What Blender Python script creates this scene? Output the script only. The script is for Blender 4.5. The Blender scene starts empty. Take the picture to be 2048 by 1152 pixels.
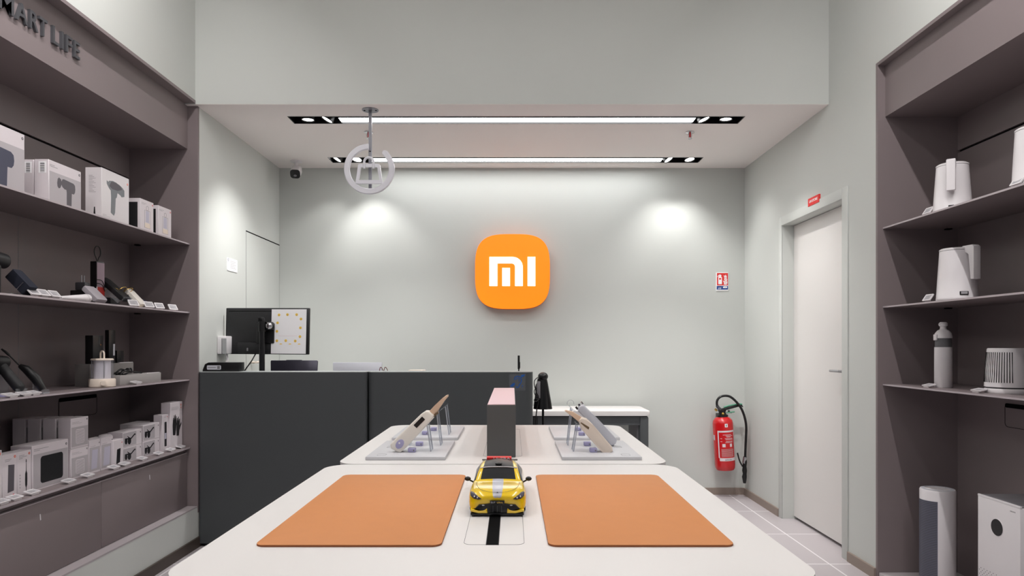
import bpy, bmesh, math, random
from mathutils import Matrix, Vector
random.seed(7)
PI = math.pi
S = bpy.context.scene
C = S.collection
F = 1368.0          # focal length in pixels of a 2048 px wide frame
H = 1.21            # eye height
def P(x, y, d):     # a pixel at distance d -> a point in the room
    return Vector(((x-1024)*d/F, d, H+(690-y)*d/F))
def DX(x, X):       # distance at which pixel column x meets the plane X
    return F*X/(x-1024)

# ------------------------------------------------------------------ materials
MATS = {}
def srgb(c):
    return tuple(((v/255)/12.92 if v/255 <= .04045 else ((v/255+.055)/1.055)**2.4) for v in c)
def mat(name, col, rough=.5, metal=0, emit=0, alpha=1, coat=0, noise=0, nscale=40, trans=0, spec=.5, bump=0):
    if name in MATS: return MATS[name]
    m = bpy.data.materials.new(name); m.use_nodes = True
    nt = m.node_tree; b = nt.nodes['Principled BSDF']
    c = srgb(col)+(1,)
    b.inputs['Base Color'].default_value = c
    b.inputs['Roughness'].default_value = rough
    b.inputs['Metallic'].default_value = metal
    b.inputs['Specular IOR Level'].default_value = spec
    b.inputs['Coat Weight'].default_value = coat
    b.inputs['Alpha'].default_value = alpha
    b.inputs['Transmission Weight'].default_value = trans
    if emit:
        b.inputs['Emission Color'].default_value = c
        b.inputs['Emission Strength'].default_value = emit
    if noise or bump:
        tc = nt.nodes.new('ShaderNodeTexCoord'); n = nt.nodes.new('ShaderNodeTexNoise')
        n.inputs['Scale'].default_value = nscale; n.inputs['Detail'].default_value = 4
        nt.links.new(tc.outputs['Object'], n.inputs['Vector'])
        if noise:
            mr = nt.nodes.new('ShaderNodeMapRange')
            mr.inputs['To Min'].default_value = 1-noise; mr.inputs['To Max'].default_value = 1+noise
            nt.links.new(n.outputs['Fac'], mr.inputs['Value'])
            vm = nt.nodes.new('ShaderNodeVectorMath'); vm.operation = 'SCALE'
            vm.inputs[0].default_value = c[:3]
            nt.links.new(mr.outputs['Result'], vm.inputs['Scale'])
            nt.links.new(vm.outputs['Vector'], b.inputs['Base Color'])
        if bump:
            bp = nt.nodes.new('ShaderNodeBump'); bp.inputs['Strength'].default_value = bump
            bp.inputs['Distance'].default_value = .001
            nt.links.new(n.outputs['Fac'], bp.inputs['Height'])
            nt.links.new(bp.outputs['Normal'], b.inputs['Normal'])
    MATS[name] = m
    return m
def clear_mat(name, col, tr=.85, gl=.12):
    m = bpy.data.materials.new(name); m.use_nodes = True; nt = m.node_tree; nt.nodes.clear()
    o = nt.nodes.new('ShaderNodeOutputMaterial'); t = nt.nodes.new('ShaderNodeBsdfTransparent')
    g = nt.nodes.new('ShaderNodeBsdfPrincipled'); x = nt.nodes.new('ShaderNodeMixShader')
    t.inputs['Color'].default_value = srgb(col)+(1,)
    g.inputs['Base Color'].default_value = srgb(col)+(1,); g.inputs['Roughness'].default_value = gl
    x.inputs[0].default_value = 1-tr
    nt.links.new(t.outputs[0], x.inputs[1]); nt.links.new(g.outputs[0], x.inputs[2])
    nt.links.new(x.outputs[0], o.inputs[0]); MATS[name] = m
    return m
wall_m = mat('sage_wall_paint', (205,208,204), .85, noise=.012, nscale=3, bump=.05)
ceil_m = mat('warm_ceiling_paint', (243,236,233), .9, noise=.01, nscale=3)
niche_m = mat('taupe_laminate', (132,121,122), .45, noise=.03, nscale=8, spec=.35)
door_m = mat('white_door_laminate', (226,223,220), .5, noise=.01, nscale=5)
counter_m = mat('dark_slate_counter', (77,80,82), .45, noise=.03, nscale=6, spec=.35)
counter_edge_m = mat('counter_top_edge', (176,180,180), .45)
table_m = mat('white_solid_surface', (230,227,225), .38, noise=.008, nscale=10)
mat_m = mat('tan_leather', (210,138,81), .6, noise=.03, nscale=30, bump=.25)
matedge_m = mat('tan_leather_edge', (150,84,44), .6)
black_m = mat('black_plastic', (16,16,18), .35)
black2_m = mat('satin_black', (22,22,25), .5)
slot_m = mat('deep_black_slot', (6,6,7), .9, spec=.1)
white_m = mat('white_plastic', (232,228,230), .35)
carton_m = mat('white_carton', (224,216,220), .5, noise=.01)
cartonside_m = mat('carton_side_grey', (206,198,200), .55)
greypanel_m = mat('printed_grey_panel', (186,180,184), .5)
printgrey_m = mat('printed_dark_grey', (92,88,94), .5)
printsteel_m = mat('printed_steel_grey', (120,124,128), .45)
printblue_m = mat('printed_slate_blue', (66,68,88), .5)
printblack_m = mat('printed_black', (26,27,30), .45)
printbrown_m = mat('printed_amber', (130,88,40), .5)
lilac_m = mat('printed_lilac', (196,192,208), .5)
badge_m = mat('orange_badge', (232,92,52), .5)
badgered_m = mat('red_badge', (214,50,56), .5)
textline_m = mat('printed_text_grey', (140,134,138), .6)
plate_m = mat('pale_grey_display_plate', (206,206,210), .4)
lav_m = mat('lavender_plastic', (172,168,206), .4)
cream_m = mat('cream_plastic', (240,234,225), .35)
beige_m = mat('beige_plastic', (236,222,208), .4)
tan_m = mat('tan_plastic', (224,194,168), .4)
brown_m = mat('brown_slot', (110,88,62), .5)
ltgrey_m = mat('light_grey_plastic', (205,206,214), .35)
midgrey_m = mat('mid_grey_plastic', (128,126,130), .45)
darkgrey_m = mat('dark_grey_plastic', (72,72,76), .45)
silver_m = mat('brushed_silver', (190,190,194), .3, metal=.9)
chrome_m = mat('chrome', (215,215,218), .12, metal=1)
gun_m = mat('gunmetal', (66,64,76), .35, metal=.5)
red_m = mat('extinguisher_red', (200,14,22), .25, coat=.6)
signred_m = mat('sign_red', (226,44,42), .5)
signblue_m = mat('sign_blue', (30,70,150), .5)
stickblue_m = mat('sticker_blue', (20,84,160), .5)
stickback_m = clear_mat('clear_sticker_film', (250,252,255), .94, .4)
paper_m = mat('white_paper', (250,249,251), .8)
yellow_m = mat('car_yellow', (248,208,6), .2, coat=1)
emoji_m = mat('printed_yellow', (248,208,90), .6)
stripe_m = mat('silver_stripe', (205,206,214), .25, metal=.3)
green_m = mat('green_lever', (90,160,130), .4)
brass_m = mat('brass', (196,160,80), .3, metal=.9)
pink_m = mat('pale_pink_top', (232,200,206), .5)
boxgrey_m = mat('charcoal_box_paint', (84,84,84), .5)
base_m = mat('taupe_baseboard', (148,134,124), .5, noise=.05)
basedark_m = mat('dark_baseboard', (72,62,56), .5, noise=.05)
rod_m = mat('grey_painted_metal', (140,140,148), .4)
frost_m = mat('frosted_white_acrylic', (226,225,232), .35, alpha=.93)
acry_m = clear_mat('clear_acrylic', (240,242,244), .9, .05)
acryedge_m = clear_mat('acrylic_edge', (228,230,236), .62, .1)
cglass_m = clear_mat('tinted_car_glass', (70,72,74), .5, .05)
lglass_m = clear_mat('lantern_glass', (236,236,240), .86, .04)
bglass_m = clear_mat('smoked_bottle_glass', (150,150,152), .5, .05)
warmwhite_m = mat('lantern_diffuser', (240,236,240), .5)
edge_m = mat('lit_edge_band',(186,176,180),.4)  # laminate edges made paler: their lit highlight is put into the colour
screen_m = mat('e_paper_grey', (176,174,178), .6)
light_m = mat('lit_strip', (255,255,255), .5, emit=15)
bulb_m = mat('lit_spot', (255,253,250), .5, emit=9)
logo_m = mat('lit_orange_sign', (255,136,8), .4, emit=.62)
logorim_m = mat('orange_sign_rim', (238,112,20), .4)
logow_m = mat('lit_white_letters', (255,255,255), .4, emit=1.2)
greyvent_m = mat('blue_grey_mesh', (104,106,122), .5)
def tile_mat():
    m = bpy.data.materials.new('lilac_grey_floor_tiles'); m.use_nodes = True; nt = m.node_tree
    b = nt.nodes['Principled BSDF']; tc = nt.nodes.new('ShaderNodeTexCoord')
    mp = nt.nodes.new('ShaderNodeMapping'); br = nt.nodes.new('ShaderNodeTexBrick')
    mp.inputs['Location'].default_value = (-1.754+3*.6, -4.979+9*.6, 0)
    nt.links.new(tc.outputs['Object'], mp.inputs['Vector']); nt.links.new(mp.outputs[0], br.inputs['Vector'])
    br.offset = 0; br.inputs['Scale'].default_value = 1
    br.inputs['Brick Width'].default_value = .6; br.inputs['Row Height'].default_value = .6
    br.inputs['Mortar Size'].default_value = .005; br.inputs['Mortar Smooth'].default_value = .1
    br.inputs['Color1'].default_value = srgb((192,185,188))+(1,)
    br.inputs['Color2'].default_value = srgb((186,179,182))+(1,)
    br.inputs['Mortar'].default_value = srgb((238,234,236))+(1,)
    nt.links.new(br.outputs['Color'], b.inputs['Base Color']); b.inputs['Roughness'].default_value = .32
    return m
floor_m = tile_mat()

# ------------------------------------------------------------------ mesh builder
def fr(o, u, v):
    u = Vector(u).normalized(); v = Vector(v).normalized(); n = u.cross(v)
    m = Matrix((u, v, n)).transposed().to_4x4(); m.translation = Vector(o)
    return m
def LW(X, y, z): return fr((X, y, z), (0,1,0), (0,0,1))        # faces +X
def RW(X, y, z): return fr((X, y, z), (0,-1,0), (0,0,1))       # faces -X
def BW(x, Y, z): return fr((x, Y, z), (1,0,0), (0,0,1))        # faces -Y
def TP(x, y, Z): return fr((x, y, Z), (1,0,0), (0,1,0))        # faces up
I4 = Matrix.Identity(4)
def rr(cx, cy, w, h, r, n=6):
    r = min(r, w/2-1e-5, h/2-1e-5); pts = []
    for k, (sx, sy) in enumerate(((1,1),(-1,1),(-1,-1),(1,-1))):
        for i in range(n+1):
            a = k*PI/2+i*PI/2/n
            pts.append((cx+sx*(w/2-r)+r*math.cos(a), cy+sy*(h/2-r)+r*math.sin(a)))
    return pts
def ell(cx, cy, a, b=None, n=24, rot=0):
    b = a if b is None else b
    return [(cx+a*math.cos(t)*math.cos(rot)-b*math.sin(t)*math.sin(rot), cy+a*math.cos(t)*math.sin(rot)+b*math.sin(t)*math.cos(rot))
            for t in [2*PI*i/n for i in range(n)]]
class MB:
    def __init__(s): s.bm = bmesh.new(); s.mats = []
    def mi(s, m):
        if m not in s.mats: s.mats.append(m)
        return s.mats.index(m)
    def add(s, t, m, M=None, smooth=False):
        k = s.mi(m)
        for f in t.faces: f.material_index = k; f.smooth = smooth
        if M is not None: bmesh.ops.transform(t, matrix=M, verts=t.verts)
        me = bpy.data.meshes.new('t'); t.to_mesh(me); t.free(); s.bm.from_mesh(me); bpy.data.meshes.remove(me)
        return s
    def box(s, a, b, m, bev=0, M=None, seg=2):
        t = bmesh.new(); bmesh.ops.create_cube(t, size=1)
        c = [(a[i]+b[i])/2 for i in range(3)]; d = [abs(b[i]-a[i]) for i in range(3)]
        for v in t.verts: v.co = Vector([c[i]+v.co[i]*d[i] for i in range(3)])
        if bev: bmesh.ops.bevel(t, geom=t.edges[:], offset=min(bev, min(d)*.49), segments=seg, profile=.5, affect='EDGES')
        return s.add(t, m, M, smooth=bool(bev))
    def prism(s, pts, z0, z1, m, M=None, bev=0, smooth=False, seg=2):
        t = bmesh.new(); n = len(pts)
        a = [t.verts.new((p[0], p[1], z0)) for p in pts]; b = [t.verts.new((p[0], p[1], z1)) for p in pts]
        t.faces.new(a[::-1]); top = t.faces.new(b)
        for i in range(n): t.faces.new((a[i], a[(i+1)%n], b[(i+1)%n], b[i]))
        if bev:
            es = [e for e in t.edges if abs(e.verts[0].co.z-e.verts[1].co.z) < 1e-9]
            bmesh.ops.bevel(t, geom=es, offset=bev, segments=seg, profile=.5, affect='EDGES')
        bmesh.ops.recalc_face_normals(t, faces=t.faces[:])
        return s.add(t, m, M, smooth=smooth or bool(bev))
    def ring(s, po, pi, z0, z1, m, M=None, smooth=False):
        t = bmesh.new(); n = len(po)
        A = [[t.verts.new((p[0], p[1], z)) for p in q] for q, z in ((po,z0),(po,z1),(pi,z1),(pi,z0))]
        for k in range(4):
            for i in range(n):
                j = (i+1) % n; t.faces.new((A[k][i], A[k][j], A[(k+1)%4][j], A[(k+1)%4][i]))
        bmesh.ops.recalc_face_normals(t, faces=t.faces[:])
        return s.add(t, m, M, smooth=smooth)
    def flat(s, pts, z, m, M=None):
        t = bmesh.new(); t.faces.new([t.verts.new((p[0], p[1], z)) for p in pts])
        t.normal_update()
        if t.faces[0].normal.z < 0 if hasattr(t.faces,'ensure_lookup_table') and not t.faces.ensure_lookup_table() else False:
            bmesh.ops.reverse_faces(t, faces=t.faces[:])
        return s.add(t, m, M)
    def lathe(s, prof, m, M=None, n=32, sx=1, sy=1):
        t = bmesh.new(); rings = []
        for r, z in prof:
            if r < 1e-6: rings.append([t.verts.new((0,0,z))])
            else: rings.append([t.verts.new((r*sx*math.cos(2*PI*i/n), r*sy*math.sin(2*PI*i/n), z)) for i in range(n)])
        for A, B in zip(rings, rings[1:]):
            for i in range(n):
                j = (i+1) % n
                if len(A) == 1 and len(B) == 1: continue
                if len(A) == 1: t.faces.new((A[0], B[j], B[i]))
                elif len(B) == 1: t.faces.new((A[i], A[j], B[0]))
                else: t.faces.new((A[i], A[j], B[j], B[i]))
        bmesh.ops.recalc_face_normals(t, faces=t.faces[:])
        return s.add(t, m, M, smooth=True)
    def cyl(s, p0, p1, r, m, n=20, r1=None, M=None):
        p0, p1 = Vector(p0), Vector(p1); L = (p1-p0).length
        q = (p1-p0).to_track_quat('Z','Y').to_matrix().to_4x4(); q.translation = p0
        r1 = r if r1 is None else r1
        return s.lathe([(0,0),(r,0),(r1,L),(0,L)], m, (M @ q) if M is not None else q, n)
    def tube(s, pts, r, m, n=10, M=None, closed=False):
        t = bmesh.new(); pts = [Vector(p) for p in pts]; N = len(pts); rings = []; up = Vector((.13,.31,.94))
        for i, p in enumerate(pts):
            a = pts[(i-1) % N] if closed else pts[max(i-1,0)]; b = pts[(i+1) % N] if closed else pts[min(i+1,N-1)]
            d = (b-a).normalized(); x = d.cross(up)
            if x.length < 1e-3: x = d.cross(Vector((1,0,0)))
            x.normalize(); y = x.cross(d).normalized(); up = y
            rad = r[i] if isinstance(r, (list,tuple)) else r
            rings.append([t.verts.new(p+x*rad*math.cos(2*PI*k/n)+y*rad*math.sin(2*PI*k/n)) for k in range(n)])
        for i in range(N if closed else N-1):
            A, B = rings[i], rings[(i+1) % N]
            for k in range(n): t.faces.new((A[k], A[(k+1)%n], B[(k+1)%n], B[k]))
        if not closed: t.faces.new(rings[0][::-1]); t.faces.new(rings[-1])
        bmesh.ops.recalc_face_normals(t, faces=t.faces[:])
        return s.add(t, m, M, smooth=True)
    def sphere(s, c, r, m, M=None, sc=(1,1,1), n=16):
        t = bmesh.new(); bmesh.ops.create_uvsphere(t, u_segments=n*2, v_segments=n, radius=r)
        for v in t.verts: v.co = Vector([v.co[i]*sc[i]+c[i] for i in range(3)])
        return s.add(t, m, M, smooth=True)
    def text(s, txt, w, h, depth, m, M=None, bold=0, shear=0):
        cu = bpy.data.curves.new('t','FONT'); cu.body = txt; cu.extrude = .01; cu.offset = bold; cu.shear = shear
        o = bpy.data.objects.new('t', cu); C.objects.link(o); bpy.context.view_layer.update()
        me = bpy.data.meshes.new_from_object(o.evaluated_get(bpy.context.evaluated_depsgraph_get()))
        bpy.data.objects.remove(o); bpy.data.curves.remove(cu)
        t = bmesh.new(); t.from_mesh(me); bpy.data.meshes.remove(me)
        xs = [v.co.x for v in t.verts]; ys = [v.co.y for v in t.verts]
        x0, x1, y0, y1 = min(xs), max(xs), min(ys), max(ys)
        for v in t.verts: v.co = Vector(((v.co.x-x0)/(x1-x0)*w, (v.co.y-y0)/(y1-y0)*h, 0 if v.co.z < 0 else depth))
        return s.add(t, m, M)
    def build(s, name, parent=None, mw=None, shift=None, sub=0):
        me = bpy.data.meshes.new(name)
        if shift is not None: bmesh.ops.translate(s.bm, verts=s.bm.verts, vec=-Vector(shift))
        s.bm.to_mesh(me); s.bm.free()
        for m in s.mats: me.materials.append(m)
        if any(p.use_smooth for p in me.polygons): me.set_sharp_from_angle(angle=math.radians(38))
        o = bpy.data.objects.new(name, me); C.objects.link(o)
        if mw is not None: o.matrix_world = mw
        if parent is not None: o.parent = parent
        if sub:
            md = o.modifiers.new('s','SUBSURF'); md.levels = sub; md.render_levels = sub
        return o
    def solo(s, name, label, cat, group=None, kind=None):      # a thing in room coordinates that is one mesh
        vs = [v.co for v in s.bm.verts]
        c = Vector(((min(v.x for v in vs)+max(v.x for v in vs))/2, (min(v.y for v in vs)+max(v.y for v in vs))/2, min(v.z for v in vs)))
        o = s.build(name, shift=c); o.location = c
        return tag(o, label, cat, group, kind)
def tag(o, label=None, cat=None, group=None, kind=None):
    if label: o['label'] = label
    if cat: o['category'] = cat
    if group: o['group'] = group
    if kind: o['kind'] = kind
    return o
def thing(name, label, cat, loc=(0,0,0), rotz=0, group=None, mw=None):
    o = bpy.data.objects.new(name, None); C.objects.link(o); o.empty_display_size = .05
    o.location = loc; o.rotation_euler = (0,0,rotz)
    if mw is not None: o.matrix_world = mw
    return tag(o, label, cat, group)
def part(mb, name, root, world=False, label=None, sub=0):      # world=True: mesh was built in room coordinates (root unrotated)
    o = mb.build(name, parent=root, shift=root.location if world else None, sub=sub)
    if label: o['label'] = label
    return o
def dup(root, mw, label=None, group=None):
    r = root.copy(); C.objects.link(r); r.matrix_world = mw
    if label: r['label'] = label
    if group: r['group'] = group
    for ch in list(root.children):
        c = ch.copy(); C.objects.link(c); c.parent = r
        for g in list(ch.children):
            d = g.copy(); C.objects.link(d); d.parent = c
    return r
def struct(mb, name):
    o = mb.build(name); o['kind'] = 'structure'; return o

# ------------------------------------------------------------------ room shell
XL, XR, YB, YF = -1.885, 1.885, 5.54, -2.6
ZC, ZU, YH = 2.643, 3.6, 4.07
NX = 2.295
b = MB(); b.box((XL-.5,YF,-.1),(XR+.6,YB+.15,0), floor_m); struct(b, 'floor')
b = MB(); b.box((XL-.12,YB,0),(XR+.2,YB+.12,ZC+.15), wall_m); struct(b, 'wall_back')
b = MB(); b.box((XL-.5,YH,ZC),(XR+.5,YH+.14,ZU), wall_m); struct(b, 'wall_header')
b = MB()
b.box((XL-.14,4.121,0),(XL,YB,ZC), wall_m)
b.box((XL-.14,YF,2.665),(XL,4.121,ZU), wall_m)
b.box((XL-.14,YF,0),(XL,4.121,.2365), wall_m)
struct(b, 'wall_left')
RN = 3.54; DY0, DY1, DZ = 3.897, 4.77, 2.043
b = MB()
b.box((XR,DY1,0),(XR+.14,YB,ZC), wall_m)
b.box((XR,DY0,DZ),(XR+.14,DY1,ZC), wall_m); b.box((XR,DY0,ZC),(XR+.14,4.075,2.665), wall_m)
b.box((XR,RN,0),(XR+.14,DY0,2.665), wall_m)
b.box((XR,YF,2.665),(XR+.14,4.07,ZU), wall_m)
b.box((XR+.139,DY0-.05,0),(XR+.15,DY1+.05,DZ+.05), wall_m)
struct(b, 'wall_right')
# ceiling with two recessed channels
CX0, CX1 = -1.405, 1.458
CH = [(4.29,4.425),(5.228,5.372)]
b = MB(); T = .12
b.box((XL-.1,YH+.14,ZC),(CX0,YB,ZC+T), ceil_m); b.box((CX1,YH+.14,ZC),(XR+.14,YB,ZC+T), ceil_m)
b.box((XL-.1,YH+.001,ZC-.0015),(XR+.1,YH+.1405,ZC+.002), ceil_m)
b.box((CX0,YH+.14,ZC),(CX1,CH[0][0],ZC+T), ceil_m); b.box((CX0,CH[0][1],ZC),(CX1,CH[1][0],ZC+T), ceil_m)
b.box((CX0,CH[1][1],ZC),(CX1,YB,ZC+T), ceil_m)
b.box((XL-.5,YF,ZU),(XR+.5,YH+.14,ZU+.1), ceil_m)
struct(b, 'ceiling')
# baseboards
b = MB(); b.box((XL,YB-.012,0),(XR,YB,.055), base_m); struct(b, 'baseboard_back')
b = MB(); b.box((XR-.012,DY1+.05,0),(XR,YB-.012,.055), base_m, 0); b.box((XR-.012,RN+.0,0),(XR,DY0-.07,.055), base_m); struct(b, 'baseboard_right')
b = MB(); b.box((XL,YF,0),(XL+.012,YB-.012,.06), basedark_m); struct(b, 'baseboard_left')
# door on the right
b = MB()
b.box((XR+.08,DY0+.004,.02),(XR+.12,DY1-.004,DZ-.004), door_m)
d = struct(b, 'door_1')
b = MB(); hz = 1.055
b.cyl((XR+.08,4.02,hz),(XR+.035,4.02,hz),.009, silver_m); b.tube([(XR+.04,4.02,hz),(XR+.036,4.05,hz),(XR+.036,4.13,hz)],.008, silver_m)
b.cyl((XR+.081,4.02,hz),(XR+.074,4.02,hz),.024, silver_m)
part(b, 'door_handle', d)
b = MB()
for a, c in (((XR-.007,DY0-.065,0),(XR,DY0,DZ+.06)), ((XR-.007,DY1,0),(XR,DY1+.05,DZ+.06)), ((XR-.007,DY0,DZ),(XR,DY1,DZ+.06))): b.box(a, c, wall_m, .002)
b.box((XR,DY0-.001,0),(XR+.139,DY0+.003,DZ), wall_m); b.box((XR,DY1-.003,0),(XR+.139,DY1+.001,DZ), wall_m)
struct(b, 'trim_1')
# flush door on the left wall
ld0 = 4.847
b = MB(); b.box((XL-.002,ld0,.06),(XL+.0015,YB-.003,2.015), wall_m); d2 = struct(b, 'door_2')
b = MB(); b.box((XL-.001,ld0-.002,2.014),(XL+.0022,YB,2.022), slot_m); b.box((XL-.001,ld0-.0015,.06),(XL+.0018,ld0+.0005,2.014), midgrey_m); b.box((XL-.001,YB-.003,.06),(XL+.002,YB-.001,2.014), midgrey_m); part(b, 'shadow_gap', d2)
b = MB(); z = 1.085; b.cyl((XL,4.93,z),(XL+.045,4.93,z),.008, beige_m); b.cyl((XL+.042,4.92,z),(XL+.042,5.03,z),.008, beige_m); part(b, 'door_handle', d2)
b = MB(); b.box((XL-.001,YB-.004,0),(XL+.003,YB-.0005,ZC), wall_m); 

# ------------------------------------------------------------------ shelving
T0 = .014
def shelving(side):
    s = -1 if side == 'left' else 1
    yE = 4.118 if s < 0 else RN; XW = 1.885; XF = 1.945 if s < 0 else 1.922
    yN = -.9
    zs = [1.818, 1.408, 1.005] if s < 0 else [1.815, 1.409, 1.01]
    zb = .205 if s < 0 else 0
    root = thing('wall_shelving', 'taupe recessed wall shelving under raised lettering, left of the counter' if s < 0 else 'taupe recessed wall shelving with kettles, right of the white door', 'shelving', (s*XW, (yE+yN)/2, zb))
    def bx(mb, x0, x1, y0, y1, z0, z1, m=niche_m, bev=0): mb.box((min(s*x0,s*x1),y0,z0),(max(s*x0,s*x1),y1,z1), m, bev)
    b = MB(); bx(b, NX, NX+.02, yN, yE, zb, 2.205-.006); bx(b, NX, NX+.02, yN, yE, 2.211, 2.65); bx(b, NX+.012, NX+.022, yN, yE, 2.19, 2.22, slot_m)
    if s < 0:
        for yy in (3.18, 2.26, 1.34): bx(b, NX-.0008, NX+.001, yy-.0015, yy+.0015, zb, 2.199, midgrey_m)
    else:
        bx(b, NX-.0008, NX+.001, 2.6, 2.603, zb, 2.199, midgrey_m)
    part(b, 'back_panel', root, True)
    b = MB(); bx(b, XW-.002, NX+.02, yE-.018, yE+.0, zb, 2.665); part(b, 'end_panel', root, True)
    b = MB(); bx(b, XW-.002, NX+.02, yN, yE-.018, 2.648, 2.665); part(b, 'top_panel', root, True)
    b = MB(); bx(b, XF, NX, yN, yE-.018, 2.385, 2.648); part(b, 'fascia', root, True)
    for z in zs:
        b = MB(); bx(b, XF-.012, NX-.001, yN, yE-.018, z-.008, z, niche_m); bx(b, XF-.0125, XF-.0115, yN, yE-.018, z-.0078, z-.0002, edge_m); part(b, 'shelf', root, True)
        for ya_, yb_ in ((yE-.045,yE-.018),(2.6,2.64)):
            b = MB(); bx(b, NX-.07, NX-.045, ya_, yb_, z-.014, z-.008, slot_m); part(b, 'shelf_bracket', root, True)
    # cable hatch with a finger slot, low on the back panel
    y0, y1 = (3.46, 3.78) if s < 0 else (2.87, 3.184); zt = .94
    M = LW(-NX+.0006, (y0+y1)/2, zt-.055) if s < 0 else RW(NX-.0006, (y0+y1)/2, zt-.055)
    b = MB(); w = y1-y0
    b.ring(rr(0,0,w,.11,.02), rr(0,0,w-.004,.106,.018), 0, .0008, slot_m, M); b.prism(rr(0,.045,w*.98,.02,.009), 0, .002, slot_m, M)
    b.prism(rr(0,-.005,w-.01,.085,.016), 0, .001, niche_m, M)
    part(b, 'cable_hatch', root, True)
    return root
SL = shelving('left'); SR = shelving('right')
# plinth of the right niche
b = MB(); b.box((XR+.004,-.9,.001),(NX-.001,RN-.019,.04), mat('pale_plinth',(188,182,184),.5), .002)
b.solo('display_plinth', 'low pale plinth under the tower heater and the white purifier', 'plinth')
# low cabinet in the left niche
root = thing('low_cabinet', 'taupe low cabinet with flat doors beneath the boxed products', 'cabinet', (-2.1,1.6,.207))
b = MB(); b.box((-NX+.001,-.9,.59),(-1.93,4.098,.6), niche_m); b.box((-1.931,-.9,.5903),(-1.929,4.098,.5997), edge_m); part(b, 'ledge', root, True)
b = MB(); b.box((-NX+.001,-.9,.245),(-1.985,4.097,.57), niche_m); b.box((-NX+.001,-.9,.57),(-1.958,4.097,.59), niche_m); part(b, 'carcass', root, True)
b = MB(); b.box((-NX+.001,-.9,.237),(-1.884,4.098,.245), mat('lit_taupe_laminate',(176,168,171),.45)); part(b, 'bottom_shelf', root, True)  # paler than the cabinet laminate: light from above put into the colour
sy = DX(203, -1.945)
for y0, y1 in ((sy+.001,4.093),(sy-.925,sy-.001),(sy-1.85,sy-.927)):
    b = MB(); b.box((-1.984,y0,.247),(-1.945,y1,.563), niche_m, .0015); b.box((-1.984,y0,.5625),(-1.9445,y1,.5655), edge_m); dd = part(b, 'door', root, True)  # pale sliver on the door's top edge paints its lit highlight
    ys = (y0+y1)/2
    b = MB(); b.box((-1.9445,0,0),(-1.9442,.006,.026), white_m, M=Matrix.Translation((0,DX(299,-1.945) if y1 > 4 else (DX(80,-1.945) if y1 > 3 else ys),.487))@Matrix.Rotation(.12,4,'X'))
    t = b.build('lock_sticker', parent=dd, shift=root.location)
# raised lettering
root = thing('wall_lettering', 'raised dark capital letters on the taupe band above the left shelves', 'sign', (-1.945,2.85,2.485))
let = [('S',2.512,2.566),('M',2.578,2.656),('A',2.668,2.732),('R',2.745,2.793),('T',2.800,2.847),('L',2.882,2.922),('I',2.938,2.950),('F',2.967,3.008),('E',3.022,3.062)]
for ch, y0, y1 in let:
    b = MB(); b.text(ch, y1-y0, .074, .012, darkgrey_m, LW(-1.9448,y0,2.484), bold=.012); part(b, 'letter', root, True)

# ------------------------------------------------------------------ ceiling lamps
def spot_head(mb, x, y, tilt, tilty=0):
    M = Matrix.Translation((x,y,ZC+.012)) @ Matrix.Rotation(tilt,4,'Y') @ Matrix.Rotation(tilty,4,'X')
    mb.lathe([(0,.05),(.034,.05),(.04,.0),(.041,-.012),(.036,-.012),(.034,-.006)], black_m, M)
    mb.lathe([(0,-.007),(.0355,-.007)], bulb_m, M)
    mb.lathe([(.0355,-.0072),(.0362,-.011),(.041,-.012)], white_m, M)
    return M
SPOTS = [[(-1.30,4.36,0,0),(-1.175,4.362,.45,-.1),(1.22,4.362,-.35,-.1),(1.36,4.35,.02,0)],
         [(-1.35,5.29,.5,-.2),(-1.2,5.30,.1,-.3),(1.21,5.30,-.5,-.25),(1.375,5.30,-.1,-.2)]]
for i, (y0, y1) in enumerate(CH):
    root = thing('recessed_ceiling_light', ['long recessed black ceiling light nearer the header with two spots at each end','long recessed black ceiling light nearer the back wall, behind the hanging ring'][i], 'ceiling light', ((CX0+CX1)/2,(y0+y1)/2,ZC), group='recessed ceiling lights')
    b = MB()
    b.box((CX0,y0,ZC+.095),(CX1,y1,ZC+.1), black_m)
    b.box((CX0,y0-.004,ZC-.001),(CX1,y0+.002,ZC+.1), black_m); b.box((CX0,y1-.002,ZC-.001),(CX1,y1+.004,ZC+.1), black_m)
    b.box((CX0-.004,y0-.004,ZC-.001),(CX0+.002,y1+.004,ZC+.1), black_m); b.box((CX1-.002,y0-.004,ZC-.001),(CX1+.004,y1+.004,ZC+.1), black_m)
    part(b, 'channel', root, True)
    b = MB(); yy = y1-.012
    b.box((-1.10,yy-.075,ZC+.006),(1.165,yy,ZC+.0075), light_m); b.box((-1.10,yy-.078,ZC+.0075),(1.165,yy+.001,ZC+.05), black_m); part(b, 'diffuser', root, True)
    for sp in SPOTS[i]:
        b = MB(); M = spot_head(b, *sp); part(b, 'spot_head', root, True)
# sprinklers
def sprinkler(x, y, label):
    root = thing('sprinkler_head', label, 'sprinkler', (x,y,ZC), group='ceiling sprinklers')
    b = MB(); b.lathe([(0,.001),(.028,.001),(.03,-.006),(.02,-.01),(0,-.01)], chrome_m); part(b, 'escutcheon', root)
    b = MB(); b.cyl((0,0,-.01),(0,0,-.035),.006, badgered_m); b.tube([(-.009,0,-.01),(-.011,0,-.028),(-.003,0,-.045)],.002,silver_m); b.tube([(.009,0,-.01),(.011,0,-.028),(.003,0,-.045)],.002,silver_m); b.cyl((0,0,-.045),(0,0,-.047),.014, silver_m); part(b, 'nozzle', root)
sprinkler(1.197, 4.60, 'small chrome sprinkler head on the ceiling at right, below the front light')
sprinkler(-.965, 4.60, 'small chrome sprinkler head on the ceiling behind the hanging rod')
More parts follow.
